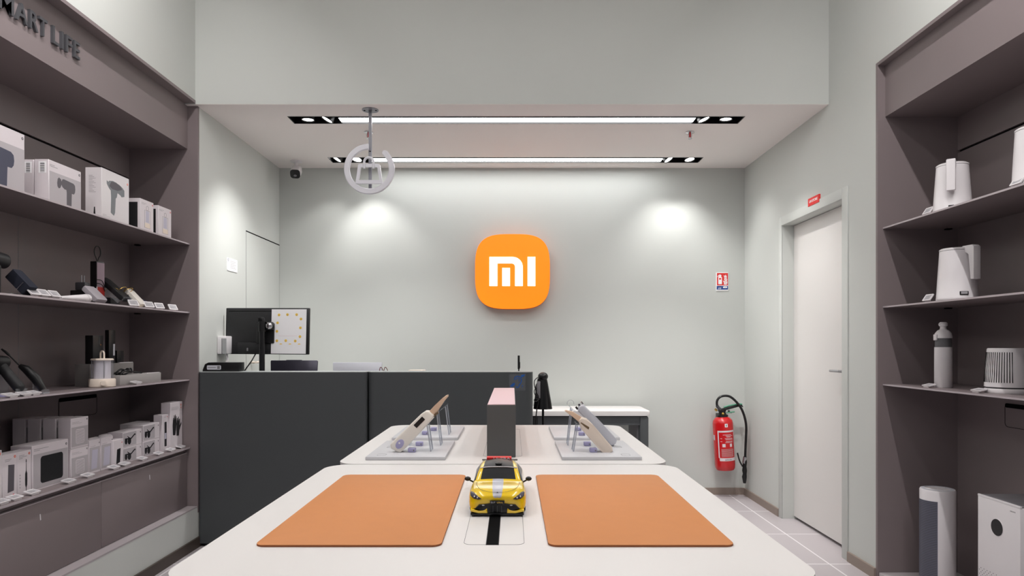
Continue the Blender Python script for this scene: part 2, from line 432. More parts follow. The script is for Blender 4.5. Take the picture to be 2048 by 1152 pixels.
# security camera
root = thing('security_camera', 'white bullet security camera with black face on the ceiling at left', 'camera', (-1.68,5.33,ZC))
b = MB(); b.lathe([(0,0),(.045,0),(.045,-.008),(.03,-.014),(0,-.014)], white_m); part(b, 'mount', root)
b = MB(); b.tube([(0,0,-.01),(0,0,-.04),(.008,-.012,-.06)],[.016,.014,.014], white_m); part(b, 'arm', root)
q = Vector((.16,-1,-.62)).to_track_quat('Z','Y').to_matrix().to_4x4(); q.translation = Vector((-.005,.03,-.06))
b = MB(); b.prism(rr(0,0,.075,.07,.02), 0, .105, white_m, q, bev=.004); cb = part(b, 'housing', root)
b = MB(); b.prism(rr(0,0,.074,.068,.022), .105, .109, black_m, q, bev=.001); b.prism(ell(0,-.012,.012,.008), .109, .1105, midgrey_m, q); part(b, 'face', root)
# hanging ring sign
sx, sy_, sz = -.863, 4.165, 2.274
root = thing('hanging_ring_sign', 'frosted white ring with shopping bag outline hanging from grey ceiling rod', 'sign', (sx,sy_,ZC))
b = MB(); b.lathe([(0,0),(.05,0),(.05,-.005),(0,-.005)], rod_m)
for a in (-.035,.035): b.cyl((a,0,-.005),(a,0,-.007),.006, slot_m)
part(b, 'ceiling_flange', root)
b = MB(); b.box((-.0095,-.006,-.51),(.0095,.006,-.004), rod_m, .001); b.box((-.006,-.0065,-.258),(.006,-.0055,-.253), slot_m); part(b, 'rod', root)
Mz = BW(0,-.018,-.369)
b = MB(); n = 60; a0, a1 = math.radians(92), math.radians(92+360-46)
t = bmesh.new(); sec = []
R0, R1 = .118, .153
for i in range(n+1):
    a = a0+(a1-a0)*i/n; c, s_ = math.cos(a), math.sin(a)
    k = 1
    row = []
    for (r, z) in ((R0+.004,0),(R1-.004,0),(R1,-.004),(R1,-.014),(R1-.004,-.018),(R0+.004,-.018),(R0,-.014),(R0,-.004)):
        row.append(t.verts.new((r*c, r*s_, z+.018)))
    sec.append(row)
for A, B in zip(sec, sec[1:]):
    for k in range(8): t.faces.new((A[k], A[(k+1)%8], B[(k+1)%8], B[k]))
t.faces.new(sec[0][::-1]); t.faces.new(sec[-1]); bmesh.ops.recalc_face_normals(t, faces=t.faces[:])
b.add(t, frost_m, Mz, True)
e = (math.cos(a1)*.1355, math.sin(a1)*.1355); b.prism(ell(e[0],e[1],.0155), .002, .016, frost_m, Mz); part(b, 'ring', root)
def offset_poly(o, i): return o, i
b = MB()
outer = [(-.082,-.09),(.082,-.09),(.066,.022),(.058,.03),(-.058,.03),(-.066,.022)]
inner = [(-.062,-.068),(.062,-.068),(.05,.006),(.046,.010),(-.046,.010),(-.05,.006)]
b.ring(outer, inner, .004, .02, frost_m, Mz); part(b, 'bag_outline', root)
b = MB(); pts = [(-.028,.0)]+[(-.028*math.cos(t_), .04+.026*math.sin(t_)) for t_ in [PI*i/14 for i in range(15)]]+[(.028,.0)]
b.tube([(p[0],p[1],.024) for p in pts], .0075, frost_m, M=Mz); part(b, 'bag_handle', root)

# unseen lamps of the shop floor: two long tracks near the side walls and a middle strip, hung under the high ceiling
def strip(name, label, x, y0, y1, z, power, w=.05, col=(1,.97,.96), tilt=0):
    b = MB(); b.box((x-w/2-.01,y0,z+.004),(x+w/2+.01,y1,z+.05), black_m); b.box((x-.01,y0+.2,z+.05),(x+.01,y0+.22,ZU), black_m); b.box((x-.01,y1-.22,z+.05),(x+.01,y1-.2,ZU), black_m)
    b.solo('track_light', label, 'ceiling light', 'track lights over the shop floor')
    l = bpy.data.lights.new(name,'AREA'); l.shape = 'RECTANGLE'; l.size = w; l.size_y = y1-y0; l.energy = power; l.color = col
    o = bpy.data.objects.new(name, l); C.objects.link(o); o.location = (x,(y0+y1)/2,z-.002); o.rotation_euler = (0,-tilt,0)
def spot(name, loc, target, power, angle, blend=.6, r=.02, col=(1,.985,.97)):
    l = bpy.data.lights.new(name,'SPOT'); l.energy = power; l.spot_size = math.radians(angle); l.spot_blend = blend; l.shadow_soft_size = r; l.color = col
    o = bpy.data.objects.new(name, l); C.objects.link(o); o.location = loc
    o.rotation_euler = (Vector(target)-Vector(loc)).to_track_quat('-Z','Y').to_euler()
    return o
strip('track_lamp', 'black track light over the left aisle', -1.40, -.4, 3.0, 3.42, 78, tilt=-.72)
strip('track_lamp', 'black track light over the right aisle', 1.40, -.4, 2.7, 3.42, 72, tilt=.72)
strip('strip_lamp', 'black strip light over the left side of the display tables', -.62, .2, 3.2, 3.45, 13.5, .1)
strip('strip_lamp', 'black strip light over the right side of the display tables', .62, .2, 3.2, 3.45, 13.5, .1)
# spot beams of the visible heads
spot('spot_beam', (-1.16,5.27,2.61), (-1.0,5.50,1.0), 18, 90, .75)
spot('spot_beam', (-1.36,5.27,2.61), (-1.6,5.45,1.2), 6, 90, .75)
spot('spot_beam', (1.21,5.27,2.61), (1.24,5.52,1.0), 12, 90, .75)
spot('spot_beam', (1.375,5.27,2.61), (1.42,5.50,1.0), 12, 90, .75)
spot('spot_beam', (-1.30,4.37,2.60), (-1.88,4.75,.8), 60, 90, 1)
spot('spot_beam', (-1.175,4.40,2.60), (-.7,5.0,.5), 56, 80, .8)
spot('spot_beam', (1.22,4.37,2.60), (1.0,4.9,.2), 56, 80, .8)
spot('spot_beam', (1.36,4.37,2.60), (1.7,4.5,0), 44, 95, 1)
spot('spot_beam', (1.375,5.20,2.61), (1.885,5.0,1.1), 14, 90, 1)
w = bpy.data.worlds.new('mall'); S.world = w; w.use_nodes = True
w.node_tree.nodes['Background'].inputs[0].default_value = (.9,.92,1,1)
w.node_tree.nodes['Background'].inputs[1].default_value = .2

# ------------------------------------------------------------------ back wall things
# glowing logo
lx, lz = (1025-1024)*5.45/F, H+(690-543)*5.45/F
root = thing('lit_logo_sign', 'glowing orange rounded square sign with white letters on the back wall', 'sign', (lx,YB,lz-.3))
def sq(a, n=3.4, N=96):
    o = []
    for i in range(N):
        t = 2*PI*i/N; c, s_ = math.cos(t), math.sin(t)
        o.append((a*math.copysign(abs(c)**(2/n),c), a*math.copysign(abs(s_)**(2/n),s_)))
    return o
M = BW(lx,YB,lz)
b = MB(); b.prism(sq(.299), .0, .078, logorim_m, M); part(b, 'rim', root, True)
b = MB(); b.prism(sq(.298), .078, .09, logo_m, M, bev=.006); part(b, 'face', root, True)
b = MB(); s_ = .6/150
def lp(px, py): return ((px-1025)*s_*1.0, (543-py)*s_)
def cpoly(ps): return [lp(*q) for q in ps]
arc = lambda cx,cy,r,a0,a1,n=10: [(cx+r*math.cos(math.radians(a0+(a1-a0)*i/n)), cy-r*math.sin(math.radians(a0+(a1-a0)*i/n))) for i in range(n+1)]
mo = [(979,572),(979,514)]+[(1025,514)]+arc(1025,534.5,20.5,85,0)+[(1045.5,572),(1030,572),(1030,534)]+arc(1023.5,533.5,6.5,0,85)+[(1023,527),(995,527),(995,572)]
b.prism(cpoly(mo), .09, .095, logow_m, M)
b.prism(cpoly([(1004.5,572),(1004.5,536),(1020,536),(1020,572)]), .09, .095, logow_m, M)
b.prism(cpoly([(1055,572),(1055,514),(1070.5,514),(1070.5,572)]), .09, .095, logow_m, M)
part(b, 'letters', root, True)
# fire extinguisher sign
p0, p1 = P(1432,545,5.538), P(1456.5,581.5,5.538)
root = thing('extinguisher_sign', 'red and blue fire extinguisher sign on the back wall above the extinguisher', 'sign', ((p0.x+p1.x)/2,YB,p1.z))
W_, H_ = p1.x-p0.x, p0.z-p1.z
M = BW(p0.x,YB,p1.z)
b = MB(); b.box((0,0,0),(W_,H_,.004), paper_m, M=M); part(b, 'board', root, True)
b = MB(); u = W_/26.0
def q(x, y): return ((x-350)/400*W_, (850-y)/620*H_)
def Q(l): return [q(*a) for a in l]
b.prism(Q([(378,250),(738,250),(738,668),(378,668)]), .004,.0045, signred_m, M)
b.prism(Q([(372,690),(738,690),(738,812),(372,812)]), .004,.0045, signblue_m, M)
b.prism(Q([(420,630),(420,420),(430,370),(455,350),(455,330),(415,370),(400,400),(395,360),(440,310),(485,295),(530,330),(525,350),(500,340),(520,370),(540,400),(540,630)]), .0045,.005, paper_m, M)
b.prism(Q([(445,420),(512,420),(512,472),(445,472)]), .005,.0054, signred_m, M)
b.prism(Q([(600,640),(610,590),(570,500),(640,540),(610,470),(620,420),(600,320),(640,350),(665,300),(700,380),(690,420),(715,470),(700,510),(720,560),(705,640)]), .0045,.005, paper_m, M)
for k in range(4): b.prism(Q([(625,370+k*62),(700,415+k*62),(705,428+k*62),(640,398+k*62)]), .005,.0054, signred_m, M)
b.prism(Q([(575,760),(575,715),(625,700),(640,660),(665,660),(672,700),(705,712),(705,760)]), .0045,.005, paper_m, M)
b.prism(Q([(643,680),(655,680),(655,738),(643,738)]), .005,.0054, signblue_m, M)
b.text('EE', q(530,0)[0]-q(415,0)[0], 48/620*H_, .0004, paper_m, M @ Matrix.Translation((*q(415,790),.0045)), shear=.3)
for k in range(2): b.prism(Q([(385,712-k*0),(540,712),(540,722),(385,722)]), .0045,.0048, paper_m, M)
part(b, 'pictogram', root, True)
# fire extinguisher
ex = thing('fire_extinguisher', 'red fire extinguisher with black hose hanging on the back wall in the corner', 'fire extinguisher', (1.69,5.42,.22))
M = Matrix.Translation((1.668,5.42,.622)) @ Matrix.Rotation(-.055,4,'Y'); MLAB = M @ Matrix.Translation((0,0,.03))
def tr(x, z, y=0): return M @ Vector((x,y,z))
b = MB(); b.lathe([(0,-.393),(.06,-.393),(.068,-.398),(.076,-.383),(.079,-.358),(.079,-.03),(.074,-.008),(.058,.012),(.035,.024),(.026,.03),(0,.03)], red_m, M, 40)
part(b, 'cylinder', ex, True)
b = MB()
for z0, z1, a0, a1, m in ((-.11,-.098,-55,60,paper_m),(-.33,-.305,-55,60,paper_m),(-.305,-.11,-62,-56,paper_m),(-.305,-.11,57,63,paper_m),(-.285,-.28,-40,50,textline_m)):
    pass
def wrap(mb, a0, a1, z0, z1, m, r=.0794, n=14):
    t = bmesh.new(); A = []
    for i in range(n+1):
        a = math.radians(-90+a0+(a1-a0)*i/n); A.append((t.verts.new((r*math.cos(a),r*math.sin(a),z0)), t.verts.new((r*math.cos(a),r*math.sin(a),z1))))
    for p_, q_ in zip(A, A[1:]): t.faces.new((p_[0],q_[0],q_[1],p_[1]))
    mb.add(t, m, MLAB, True)
wrap(b,-50,55,-.125,-.112,carton_m); wrap(b,-44,58,-.35,-.326,carton_m); wrap(b,-50,-43,-.326,-.125,carton_m); wrap(b,52,57,-.326,-.125,carton_m)
for k, (z, a0, a1) in enumerate(((-.143,-20,30),(-.152,-5,38),(-.16,0,25),(-.172,-35,-25),(-.172,-10,35),(-.18,-6,40),(-.195,-35,-25),(-.195,-5,38),(-.203,-8,36))): wrap(b,a0,a1,z-.003,z,carton_m)
wrap(b,-25,-8,-.24,-.215,carton_m); wrap(b,18,32,-.24,-.215,carton_m)
for k in range(8): wrap(b,-32,42,-.257-k*.008-.0025,-.257-k*.008,greypanel_m)
b.text('sicli', .05,.012,.0005, printgrey_m, MLAB @ BW(-.02,-.0805,-.344)); wrap(b,-6,10,-.085,-.058,paper_m,.0797); wrap(b,0,4,-.08,-.063,printblack_m,.08)
wrap(b,-88,-72,-.19,-.15,ltgrey_m)
part(b, 'printed_label', ex, True)
b = MB(); b.lathe([(.042,.012),(.044,.02),(.044,.034),(.03,.04),(.026,.06),(.03,.075),(0,.078)], black_m, M)
b.box((-.03,-.015,.06),(.03,.015,.085), black_m, .006, M); part(b, 'valve', ex, True)
b = MB(); b.sphere(tr(-.003,.046,-.03), .011, brass_m); part(b, 'brass_fitting', ex, True); b = MB(); b.cyl(tr(-.04,.07),tr(-.055,.085),.009,brass_m); part(b, 'brass_fitting', ex, True)
b = MB(); b.tube([tr(.0,.075),tr(.05,.085),(1.79,5.42,.728),(1.82,5.42,.730),(1.829,5.42,.720)],[.011,.011,.009,.007,.004], black_m); b.tube([tr(.05,.066),tr(.06,.052),tr(.075,.046)],[.009,.007,.003],black_m); part(b, 'lever', ex, True)
b = MB(); b.tube([tr(.015,.094),tr(.06,.105),(1.80,5.42,.744),(1.823,5.42,.740)],.006, green_m); b.cyl(tr(.03,.05,-.01),tr(.095,.055,-.01),.005, green_m); part(b, 'green_catch', ex, True)
def bez(P_, n=12):
    out = []
    for i in range(len(P_)-1):
        p0 = Vector(P_[max(i-1,0)]); p1 = Vector(P_[i]); p2 = Vector(P_[i+1]); p3 = Vector(P_[min(i+2,len(P_)-1)])
        for k in range(n):
            t = k/n; out.append(.5*((2*p1)+(-p0+p2)*t+(2*p0-5*p1+4*p2-p3)*t*t+(-p0+3*p1-3*p2+p3)*t**3))
    out.append(Vector(P_[-1])); return out
def E(px, py, d=5.40): return P(1380+px/4.8, 760+py/4.8, d)
hose = bez([E(298,288),E(262,250),E(262,195),E(300,158),E(370,155),E(430,195),E(490,270),E(525,360),E(540,450),E(537,560),E(532,680),E(530,740)])
b = MB(); b.tube(hose, .0095, black_m); part(b, 'hose', ex, True)
b = MB(); b.tube(hose[2:14], .0125, darkgrey_m, n=8); part(b, 'hose_spring', ex, True)
b = MB(); b.tube([E(528,735),E(526,790),E(524,830),E(524,870),E(526,900),E(522,930),E(524,960),E(524,990)],[.013,.017,.015,.019,.015,.019,.015,.011], black_m); b.cyl(E(529,740),E(520,800),.0155, silver_m); b.tube(bez([E(505,830),E(478,780),E(455,700)]),.006,black_m); part(b, 'nozzle', ex, True)
b = MB(); b.box((1.65,5.49,.60),(1.71,YB+.002,.66), black_m); b.cyl((1.68,5.45,.63),(1.68,5.50,.63),.012,black_m); part(b, 'wall_bracket', ex, True)
# red sign above the door
yA, yB_ = DX(1641,XR), DX(1619,XR)
zt, zb_ = H+(690-387)*yA/F, H+(690-403)*yA/F
root = thing('door_sign', 'small red sign with white words on the right wall above the white door', 'sign', (XR,(yA+yB_)/2,zb_-.002))
M = RW(XR-.0068, yB_, zb_-.002)
b = MB(); b.box((0,0,-.0066),(yB_-yA,zt-zb_,.003), signred_m, M=M); part(b, 'plate', root, True)
b = MB(); b.text('LM STORE', (yB_-yA)*.74, .016, .0006, paper_m, M @ Matrix.Translation(((yB_-yA)*.13,.019,.003)), bold=.02); part(b, 'lettering', root, True)
# paper notice on left wall
yA, yB_ = DX(454,XL), DX(478,XL)
M = LW(XL, yA, H+(690-549)*yB_/F)
b = MB(); b.prism(rr(.08,.05,.165,.085,.008), 0,.004, paper_m, M); b.prism(ell(.012,.08,.012), .004,.006, ltgrey_m, M)
for k in range(5): b.box((.045,.028+k*.011,.004),(.14-.02*(k%2),.031+k*.011,.0043), greypanel_m, M=M)
b.solo('wall_notice', 'small white notice card on the left wall above the monitor', 'notice')
# dispenser
yA = 4.37; z0 = H+(690-708)*yA/F
root = thing('wall_dispenser', 'white box dispenser on the left wall partly hidden by the monitor', 'dispenser', (XL,yA+.1,z0))
b = MB(); b.box((XL,yA,z0),(XL+.062,yA+.16,z0+.115), white_m, .006); part(b, 'body', root, True)
b = MB(); b.box((XL+.03,yA-.0008,z0+.0),(XL+.034,yA+.001,z0+.1), darkgrey_m); b.box((XL+.036,yA-.0006,z0+.002),(XL+.06,yA+.001,z0+.1), silver_m); part(b, 'front_slot', root, True)
b = MB(); b.tube(bez([(XL+.04,yA+.05,z0),(XL+.045,yA+.05,z0-.04),(XL+.03,yA+.04,z0-.08)]), .008, white_m); part(b, 'spout', root, True)

# ------------------------------------------------------------------ counter
cz = 1.05; cy = 4.10; seam = P(734,743,cy).x; cx1 = P(1066,743,cy).x
def unit(x0, x1, label, rl, rrad):
    root = thing('counter_unit', label, 'counter', ((x0+x1)/2, cy+.3, 0), group='counter units')
    # front panel with rounded vertical corners
    def U(x0,x1,y0,y1,r,n=8):
        L = []
        if 'l' in rl: L += [(x0+r-r*math.cos(a), y0+r-r*math.sin(a)) for a in [PI/2*i/n for i in range(n+1)]]
        else: L += [(x0,y0)]
        if 'r' in rl: L += [(x1-r+r*math.sin(a), y0+r-r*math.cos(a)) for a in [PI/2*i/n for i in range(n+1)]]
        else: L += [(x1,y0)]
        L += [(x1,y1),(x0,y1)]
        return L
    b = MB(); b.prism(U(x0,x1,cy,cy+.13,rrad), .02, cz-.004, counter_m, smooth=True); part(b, 'front_panel', root, True)
    b = MB(); b.prism(U(x0,x1,cy,cy+.13,rrad), cz-.004, cz, counter_edge_m); part(b, 'top_edge', root, True)
    for xa, xb, ya_, yb_, nm_ in ((x0,x0+.03,cy+.13,cy+.62,'side_panel'),(x1-.03,x1,cy+.13,cy+.62,'side_panel'),(x0+.03,x1-.03,cy+.58,cy+.60,'rear_panel')):
        b = MB(); b.box((xa,ya_,.02),(xb,yb_,.90), counter_m); part(b, nm_, root, True)
    b = MB(); b.box((x0,cy+.13,.90),(x1,cy+.64,.93), counter_m, .002); part(b, 'worktop', root, True)
    b = MB(); b.box((x0+.03,cy+.03,0),(x1-.03,cy+.58,.02), black_m); part(b, 'plinth', root, True)
unit(XL+.004, seam-.002, 'dark slate counter unit at left carrying the monitor', 'lr', .018)
unit(seam+.002, cx1, 'dark slate counter unit with rounded right corner and blue ear sticker', 'lr', .045)
# ear sticker
p0, p1 = P(1018,781,cy-.001), P(1051,748,cy-.001)
M = BW(p0.x, cy+.0001, p0.z); W_ = p1.x-p0.x; sc = W_/33.
def ES(px, py): return ((1000+px/7.2-1018)*sc, (781-(700+py/7.2))*sc)
b = MB(); b.box((0,0,0),(W_,W_,.0006), stickback_m, M=M)
def stroke(mb, pts, w, z0, z1, m, M):
    pts = [Vector(p_) for p_ in pts]; Lf, Rt = [], []
    for i, p_ in enumerate(pts):
        d_ = (pts[min(i+1,len(pts)-1)]-pts[max(i-1,0)]).normalized(); n_ = Vector((-d_.y,d_.x))*w/2
        Lf.append(p_+n_); Rt.append(p_-n_)
    for i in range(len(pts)-1): mb.prism([Rt[i],Rt[i+1],Lf[i+1],Lf[i]], z0, z1, m, M)
ear = [(205,430),(215,395),(240,378),(275,380),(302,405),(310,440),(300,475),(278,500),(268,535),(245,545),(232,520)]
stroke(b, [ES(*e_) for e_ in ear], 2.0*sc, .0006,.0011, stickblue_m, M)
stroke(b, [ES(*e_) for e_ in [(228,435),(240,405),(268,405),(280,430),(270,455)]], 1.2*sc, .0006,.0011, stickblue_m, M)
b.prism([ES(*e_) for e_ in [(300,385),(305,358),(365,350),(345,380),(318,395)]][::-1], .0006,.0011, stickblue_m, M)
b.prism([ES(*e_) for e_ in [(140,525),(180,480),(215,472),(215,500),(185,530)]][::-1], .0006,.0011, stickblue_m, M)
b.text('T', 4.2*sc, 5*sc, .0005, stickblue_m, M @ Matrix.Translation((*ES(308,545),.0006)), bold=.01)
b.solo('ear_loop_sticker', 'blue ear symbol sticker at the right end of the dark counter front', 'sticker')

# monitor on its pole
wz = .93; my = 4.36
pm = P(524,743,my)
mroot = thing('pole_monitor', 'black desktop monitor seen from behind on a pole behind the counter', 'monitor', (pm.x,my,wz))
b = MB(); b.cyl((pm.x,my,wz+.012),(pm.x,my,P(0,636,my).z),.0175, black_m); b.box((pm.x-.03,my-.03,wz),(pm.x+.03,my+.06,wz+.012), black_m, .003); part(b, 'pole', mroot, True)
b = MB(); zc = P(0,652,my).z; b.cyl((pm.x,my,zc-.035),(pm.x,my,zc+.03),.024, black_m); b.box((pm.x-.02,my-.02,zc+.025),(pm.x+.012,my+.02,zc+.055), black_m, .003)
b.cyl((pm.x+.02,my,zc),(pm.x+.05,my+.04,zc),.028, black_m); b.sphere((pm.x+.045,my-.005,zc+.0), .022, chrome_m, sc=(1,.5,1)); part(b, 'arm_joint', mroot, True)
c4 = [P(456,616,4.46),P(623,616,4.41),P(619,708,4.40),P(450,708,4.45)]
u_ = (c4[1]-c4[0]).normalized(); v_ = (c4[0]-c4[3]).normalized(); n_ = u_.cross(v_); v_ = n_.cross(u_)
MM = fr(c4[3], u_, v_); mw_ = (c4[1]-c4[0]).length; mh_ = (c4[0]-c4[3]).length
b = MB(); b.box((0,0,-.018),(mw_,mh_,0), black2_m, .004, MM); b.box((.02,mh_-.022,-.001),(mw_-.03,mh_-.019,.0008), slot_m, M=MM)
b.box((.09,.005,-.001),(mw_-.08,.075,.018), black2_m, .006, MM); b.box((.155,.02,.018),(.165,.04,.019), midgrey_m, M=MM); part(b, 'housing', mroot, True)
b = MB(); b.box((.22,.07,0),(.34,.2,.03), black_m, .005, MM); part(b, 'mount_plate', mroot, True)
b = MB(); b.box((.005,.008,-.0195),(mw_-.005,mh_-.008,-.018), black_m, M=MM); part(b, 'screen', mroot, True)
b = MB(); b.tube(bez([P(512,706,4.43),P(503,722,4.40),P(489,742,4.40),(P(480,760,4.45))]),.004, black_m); part(b, 'cable', mroot, True)
# printed sheet taped on the monitor back
MS = MM @ Matrix.Translation((.318,.004,.0195)) 
b = MB(); SW, SH = .232, .286
b.box((0,0,0),(SW,SH,.0006), paper_m, M=MS)
def sp_(x, y): return ((x-1055)/515*SW, (762-y)/630*SH)
for (x, y) in [(1165,212),(1290,208),(1425,208),(1490,270),(1145,325),(1485,395),(1138,445),(1480,520),(1140,580),(1272,578),(1412,582)]:
    c_ = sp_(x,y); b.prism(ell(c_[0],c_[1],.0088,n=18), .0006,.0009, emoji_m, MS)
    for e_ in (-.003,.003): b.prism(ell(c_[0]+e_,c_[1]+.002,.0012,n=8), .0009,.0011, brown_m, MS)
    b.prism([(c_[0]-.004,c_[1]-.003),(c_[0],c_[1]-.0052),(c_[0]+.004,c_[1]-.003)], .0009,.0011, brown_m, MS)
for x in (1200,1335,1470):
    c_ = sp_(x,630); b.prism([(c_[0]+.009*math.cos(a),c_[1]+.006*math.sin(a)) for a in [PI*i/10 for i in range(11)]], .0006,.0009, emoji_m, MS)
c_ = sp_(1160,510); b.box((c_[0],c_[1],.0006),(c_[0]+.125,c_[1]+.0012,.0008), mat('faint_pink_print',(238,206,204),.7), M=MS)
b.solo('printed_sheet', 'white printed sheet with yellow faces taped to the back of the monitor', 'paper sheet')
# counter top items
def wt(px, d): return (px-1024)*d/F
pz = P(0,725,4.13).z
root = thing('black_card_box', 'low black box with pale label on the counter left of the monitor', 'box', (P(441,0,4.13).x,4.17,cz))
b = MB(); x0, x1 = P(405,0,4.13).x, P(478,0,4.13).x
b.prism([(x0,0),(x1,0),(x1,pz-cz),(x0+.035,pz-cz),(x0+.014,pz-cz-.010),(x0,pz-cz-.045)], -.085, 0, black_m, BW(0,4.13,cz), bev=.002); part(b, 'body', root, True)
b = MB(); zl = P(0,735,4.13).z; MQ = BW(P(428,0,4.13).x,4.1297,zl); b.prism(rr(0,0,.085,.026,.006), 0,.0008, ltgrey_m, MQ); b.box((.02,-.009,.0008),(.036,.009,.0011), midgrey_m, M=MQ); b.box((-.038,-.002,.0008),(.012,.002,.0011), midgrey_m, M=MQ); part(b, 'label', root, True)
def laptop(px0, px1, ytop, d, m, label, edge):
    x0, x1 = P(px0,0,d).x, P(px1,0,d).x; zt_ = P(0,ytop,d).z
    root = thing('laptop', label, 'laptop', ((x0+x1)/2,d+.1,wz), group='laptops on the counter')
    w_ = x1-x0
    b = MB(); b.box((x0+.005,d-.02,wz),(x1-.005,d+.2,wz+.016), m, .004); bs = part(b, 'base', root, True)
    b = MB(); ML = fr((x0,d-.004,wz+.012),(1,0,0),(0,.12,1)); hh = (zt_-wz-.012)*1.007
    b.prism([(.008,0),(w_-.004,0),(w_,hh-.006),(w_-.006,hh),(.004,hh),(0,hh-.006)], 0,.006, m, ML, bev=.0015)
    if edge: b.box((w_*.33,hh,.0),(w_*.66,hh+.003,.006), m, M=ML); b.text('y', .012,.024,.0005, silver_m, ML @ Matrix.Translation((.024,.05,.006)))
    part(b, 'lid', root, True)
    b = MB(); b.box((.01,.008,-.0012),(w_-.012,hh-.008,0), black_m, M=ML); part(b, 'screen', root, True)
laptop(540, 635, 721, 4.40, gun_m, 'dark violet grey open laptop right of the monitor pole', True)
laptop(665, 764, 725, 4.40, ltgrey_m, 'silver open laptop on the counter, seen from behind', False)
b = MB()
for k in (0,1):
    x = P(758+k*9,0,4.30).x; b.tube(bez([(x,4.30,wz+.10),(x+.008,4.30,P(0,735,4.3).z),(x+.02,4.30,P(0,737,4.3).z),(x+.03,4.31,wz+.10)]),.002, mat('dark_red_plastic',(110,30,24),.3))
b.box((P(757,0,4.30).x,4.29,wz),(P(776,0,4.3).x,4.34,wz+.101), black_m, .004)
b.solo('folded_glasses', 'dark red looped glasses frame beside the silver laptop', 'glasses')
b = MB(); b.box((P(818,0,4.3).x,4.27,wz),(P(850,0,4.3).x,4.35,P(0,740,4.28).z), beige_m, .003); b.solo('small_box', 'tiny pale pink box edge showing above the counter middle', 'box')
b = MB(); xp = P(1037.5,0,4.2).x; b.cyl((xp,4.2,wz),(xp,4.2,P(0,738,4.2).z),.004, black_m); b.cyl((xp,4.2,P(0,738,4.2).z),(xp,4.2,P(0,711,4.2).z),.0068, black_m); b.box((xp+.004,4.195,P(0,736,4.2).z),(xp+.009,4.205,P(0,724,4.2).z), black_m, .001); b.lathe([(0,0),(.03,0),(.03,.01),(.01,.02),(0,.02)], black_m, Matrix.Translation((xp,4.2,wz)))
b.solo('upright_antenna', 'short black upright antenna standing behind the counter top', 'antenna')

# side table at back right
tz = .722
root = thing('side_table', 'white topped table with dark frame against the back wall', 'table', (.55,5.25,0))
x1 = 1.02; x0 = cx1-.02
b = MB(); b.prism(rr((x0+x1)/2,5.26,x1-x0,.44,.03), tz-.035, tz, table_m, bev=.004); part(b, 'tabletop', root, True)
b = MB(); b.box((x0+.02,5.06,tz-.105),(x1-.02,5.09,tz-.04), counter_m); b.box((x0+.02,5.43,tz-.105),(x1-.02,5.46,tz-.04), counter_m); b.box((x1-.06,5.09,tz-.1),(x1-.02,5.43,tz-.04),counter_m); b.box((x0+.02,5.06,tz-.04),(x1-.02,5.46,tz-.035), slot_m); part(b, 'apron', root, True)
for xx in (x0+.02, x1-.075):
    for yy in (5.05, 5.41):
        b = MB(); b.box((xx,yy,0),(xx+.065,yy+.06,tz-.04), counter_m if xx > .5 else black_m, .012); part(b, 'leg', root, True)
b = MB(); b.box((x1-.088,5.11,0),(x1-.078,5.47,tz-.1), midgrey_m); part(b, 'end_panel', root, True)
# covered stand next to the counter
sd = 4.55; kx = P(1086,0,sd).x
root = thing('covered_stand', 'black draped stand with round knob top just right of the counter', 'stand', (kx,sd,0))
b = MB(); b.cyl((kx,sd,.02),(kx,sd,P(0,815,sd).z),.008, black_m); b.lathe([(0,0),(.07,0),(.07,.01),(.02,.02),(0,.02)], black_m, Matrix.Translation((kx,sd,0))); part(b, 'pole', root, True)
b = MB(); zt_, zb_ = P(0,757,sd).z, P(0,818,sd).z; h_ = zt_-zb_
t = bmesh.new(); rows = []; nn = 40
for k in range(7):
    f_ = k/6; row = []
    for i in range(nn):
        a = 2*PI*i/nn; rad = (.034+.03*f_**.8)*(1+.09*f_*math.sin(a*9))
        row.append(t.verts.new((kx-.005-.008*f_+.012*f_+rad*math.cos(a)*.92, sd+rad*math.sin(a)*.6, zt_-h_*f_)))
    rows.append(row)
for A, B in zip(rows, rows[1:]):
    for i in range(nn): t.faces.new((A[i],A[(i+1)%nn],B[(i+1)%nn],B[i]))
t.faces.new(rows[0]); t.faces.new(rows[-1][::-1]); bmesh.ops.recalc_face_normals(t, faces=t.faces[:])
b.add(t, black_m, None, True); part(b, 'drape', root, True)
b = MB(); b.sphere((kx,sd,P(0,753,sd).z), .034, black_m, sc=(1,1,.85)); b.cyl((kx,sd,zt_-.01),(kx,sd,zt_+.02),.012,black_m); part(b, 'knob', root, True)
b = MB(); b.box((P(1073,0,sd).x,sd-.05,P(0,795,sd).z),(P(1080,0,sd).x,sd-.043,P(0,762,sd).z), midgrey_m, .003); part(b, 'side_plate', root, True)
b = MB()
for k in range(5): b.tube(bez([(kx-.03,sd-.03,1.0-.03*k),(P(1068+k%2*3,0,sd).x,sd-.06,.97-.03*k),(P(1072,0,sd).x,sd-.06,.90-.015*k),(kx-.02,sd-.04,.86)]),.003, black_m)
b.tube(bez([(P(1076,0,sd).x,sd-.05,.84),(P(1071,0,sd).x,sd-.04,.7),(P(1069,0,sd).x,sd-.04,.3)]),.004, black_m); part(b, 'cable', root, True)

